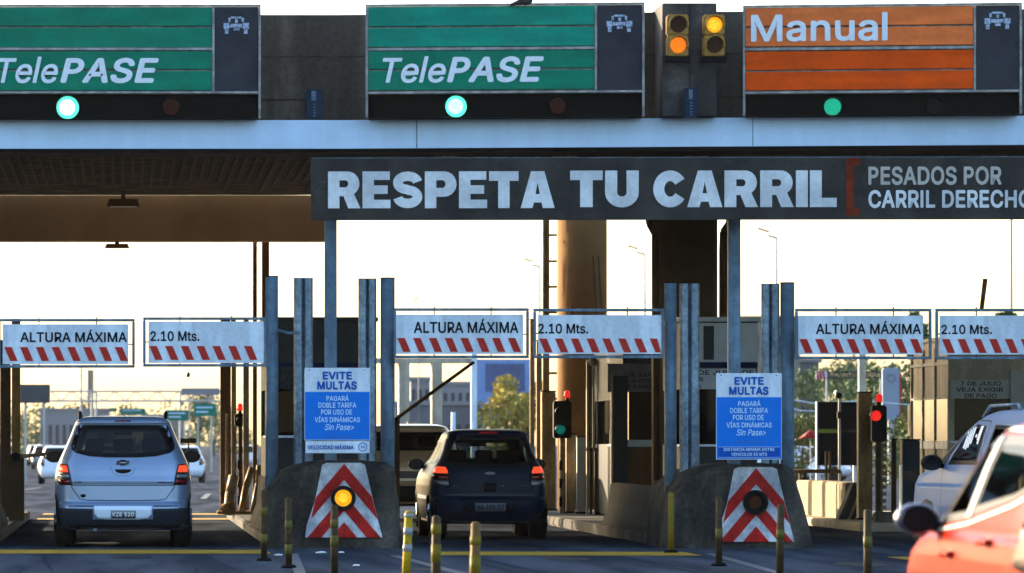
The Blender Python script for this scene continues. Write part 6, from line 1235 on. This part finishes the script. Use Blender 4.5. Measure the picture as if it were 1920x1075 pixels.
# right background
t = thing('totem_sign', 'tall pale blue totem sign with red edge behind the red signal', 'sign', W(1655, 790, 180)); b = Lp(t, 1687, 690, 180)
m = MB(); m.box(0, b.x, 0, .3, 0, b.z); m.build('panel', mat('totem_blue', (.50, .60, .76), .4), t, bevel=.05); m = MB(); m.box(b.x, b.x + .07, .05, .25, .1, b.z - .2); m.build('red_edge', red_v, t); m = MB(); m.box(b.x * .35, b.x * .65, .1, .2, -t.location.z - .3, 0); m.build('leg', booth_grey, t)
m = MB(); m.ring(b.x * .5, -.02, b.z * .8, .18, .1, .015, 16); m.build('emblem', skin_grey, t)
t = thing('banner_truss', 'long thin dark banner with a red and white hatched square beyond the right island', 'banner', W(1530, 712, 150))
b = Lp(t, 1652, 696, 150); s0 = Lp(t, 1551, 0, 150).x
m = MB(); m.box(0, s0, 0, .05, 0, b.z)
m.build('hatched_square', white_chev, t); m = MB()
for i in range(3): m.prism([(s0 * (.1 + i * .3), 0.0), (s0 * (.28 + i * .3), 0.0), (s0 * (.1 + i * .3), b.z), (max(0, s0 * (-.08 + i * .3)), b.z)], -.008, -.001)
m.build('red_hatch', red_v, t)
m = MB(); m.box(s0, b.x, 0, .05, .03, .07); m.box(s0, b.x, 0, .05, b.z - .05, b.z - .01)
for i in range(24): u = s0 + (b.x - s0) * (i + .3) / 24; m.box(u, u + .035, .01, .04, .07, b.z - .05)
m.build('dark_band', booth_dark, t); m = MB()
for u in (s0, b.x): m.box(u - .03, u + .03, .05, .1, -t.location.z - .3, b.z)
m.build('post', booth_grey, t)
m = MB(); x = W(1617, 0, 140).x; m.box(x - .10, x + .10, 140, 140.2, -.2, W(0, 660, 140).z); solo(m.build('cream_pole', cream), 'cream pole rising behind the broad ochre column', 'pole')
t = thing('parasol', 'small red parasol beyond the right island left of the black boards', 'parasol', (W(1520, 0, 170).x, 170, -.24)); m = MB(); z = W(0, 822, 170).z + .24; m.tube((0, 0, z), (0, 0, z + .3), .42, 12, .03); m.build('canopy', mat('parasol_red', (.5, .03, .03), .6), t); m = MB(); m.tube((0, 0, 0), (0, 0, z), .02, 6); m.build('pole', booth_grey, t)
m = MB(); m.path([W(1440, 742, 160), W(1530, 757, 160), W(1620, 752, 160), W(1740, 762, 160)], .02, 5); m.path([W(1440, 752, 160), W(1500, 770, 160), W(1560, 772, 160)], .02, 5); solo(m.build('overhead_cable', panel_white), 'thin pale cables sagging in front of the right trees', 'cable')

# ------------------------------------------------------------------ haze
hz = bpy.data.materials.new('haze'); hz.use_nodes = True
n = hz.node_tree.nodes; l = hz.node_tree.links; n.remove(n['Principled BSDF'])
pv = n.new('ShaderNodeVolumePrincipled'); pv.inputs['Color'].default_value = (.95, .93, .88, 1); pv.inputs['Density'].default_value = 0.00004; pv.inputs['Anisotropy'].default_value = 0
l.new(pv.outputs[0], n['Material Output'].inputs['Volume'])
m = MB(); m.box(-500, 500, -40, 1000, -1.6, 16); h = m.build('haze', hz); h['kind'] = 'stuff'
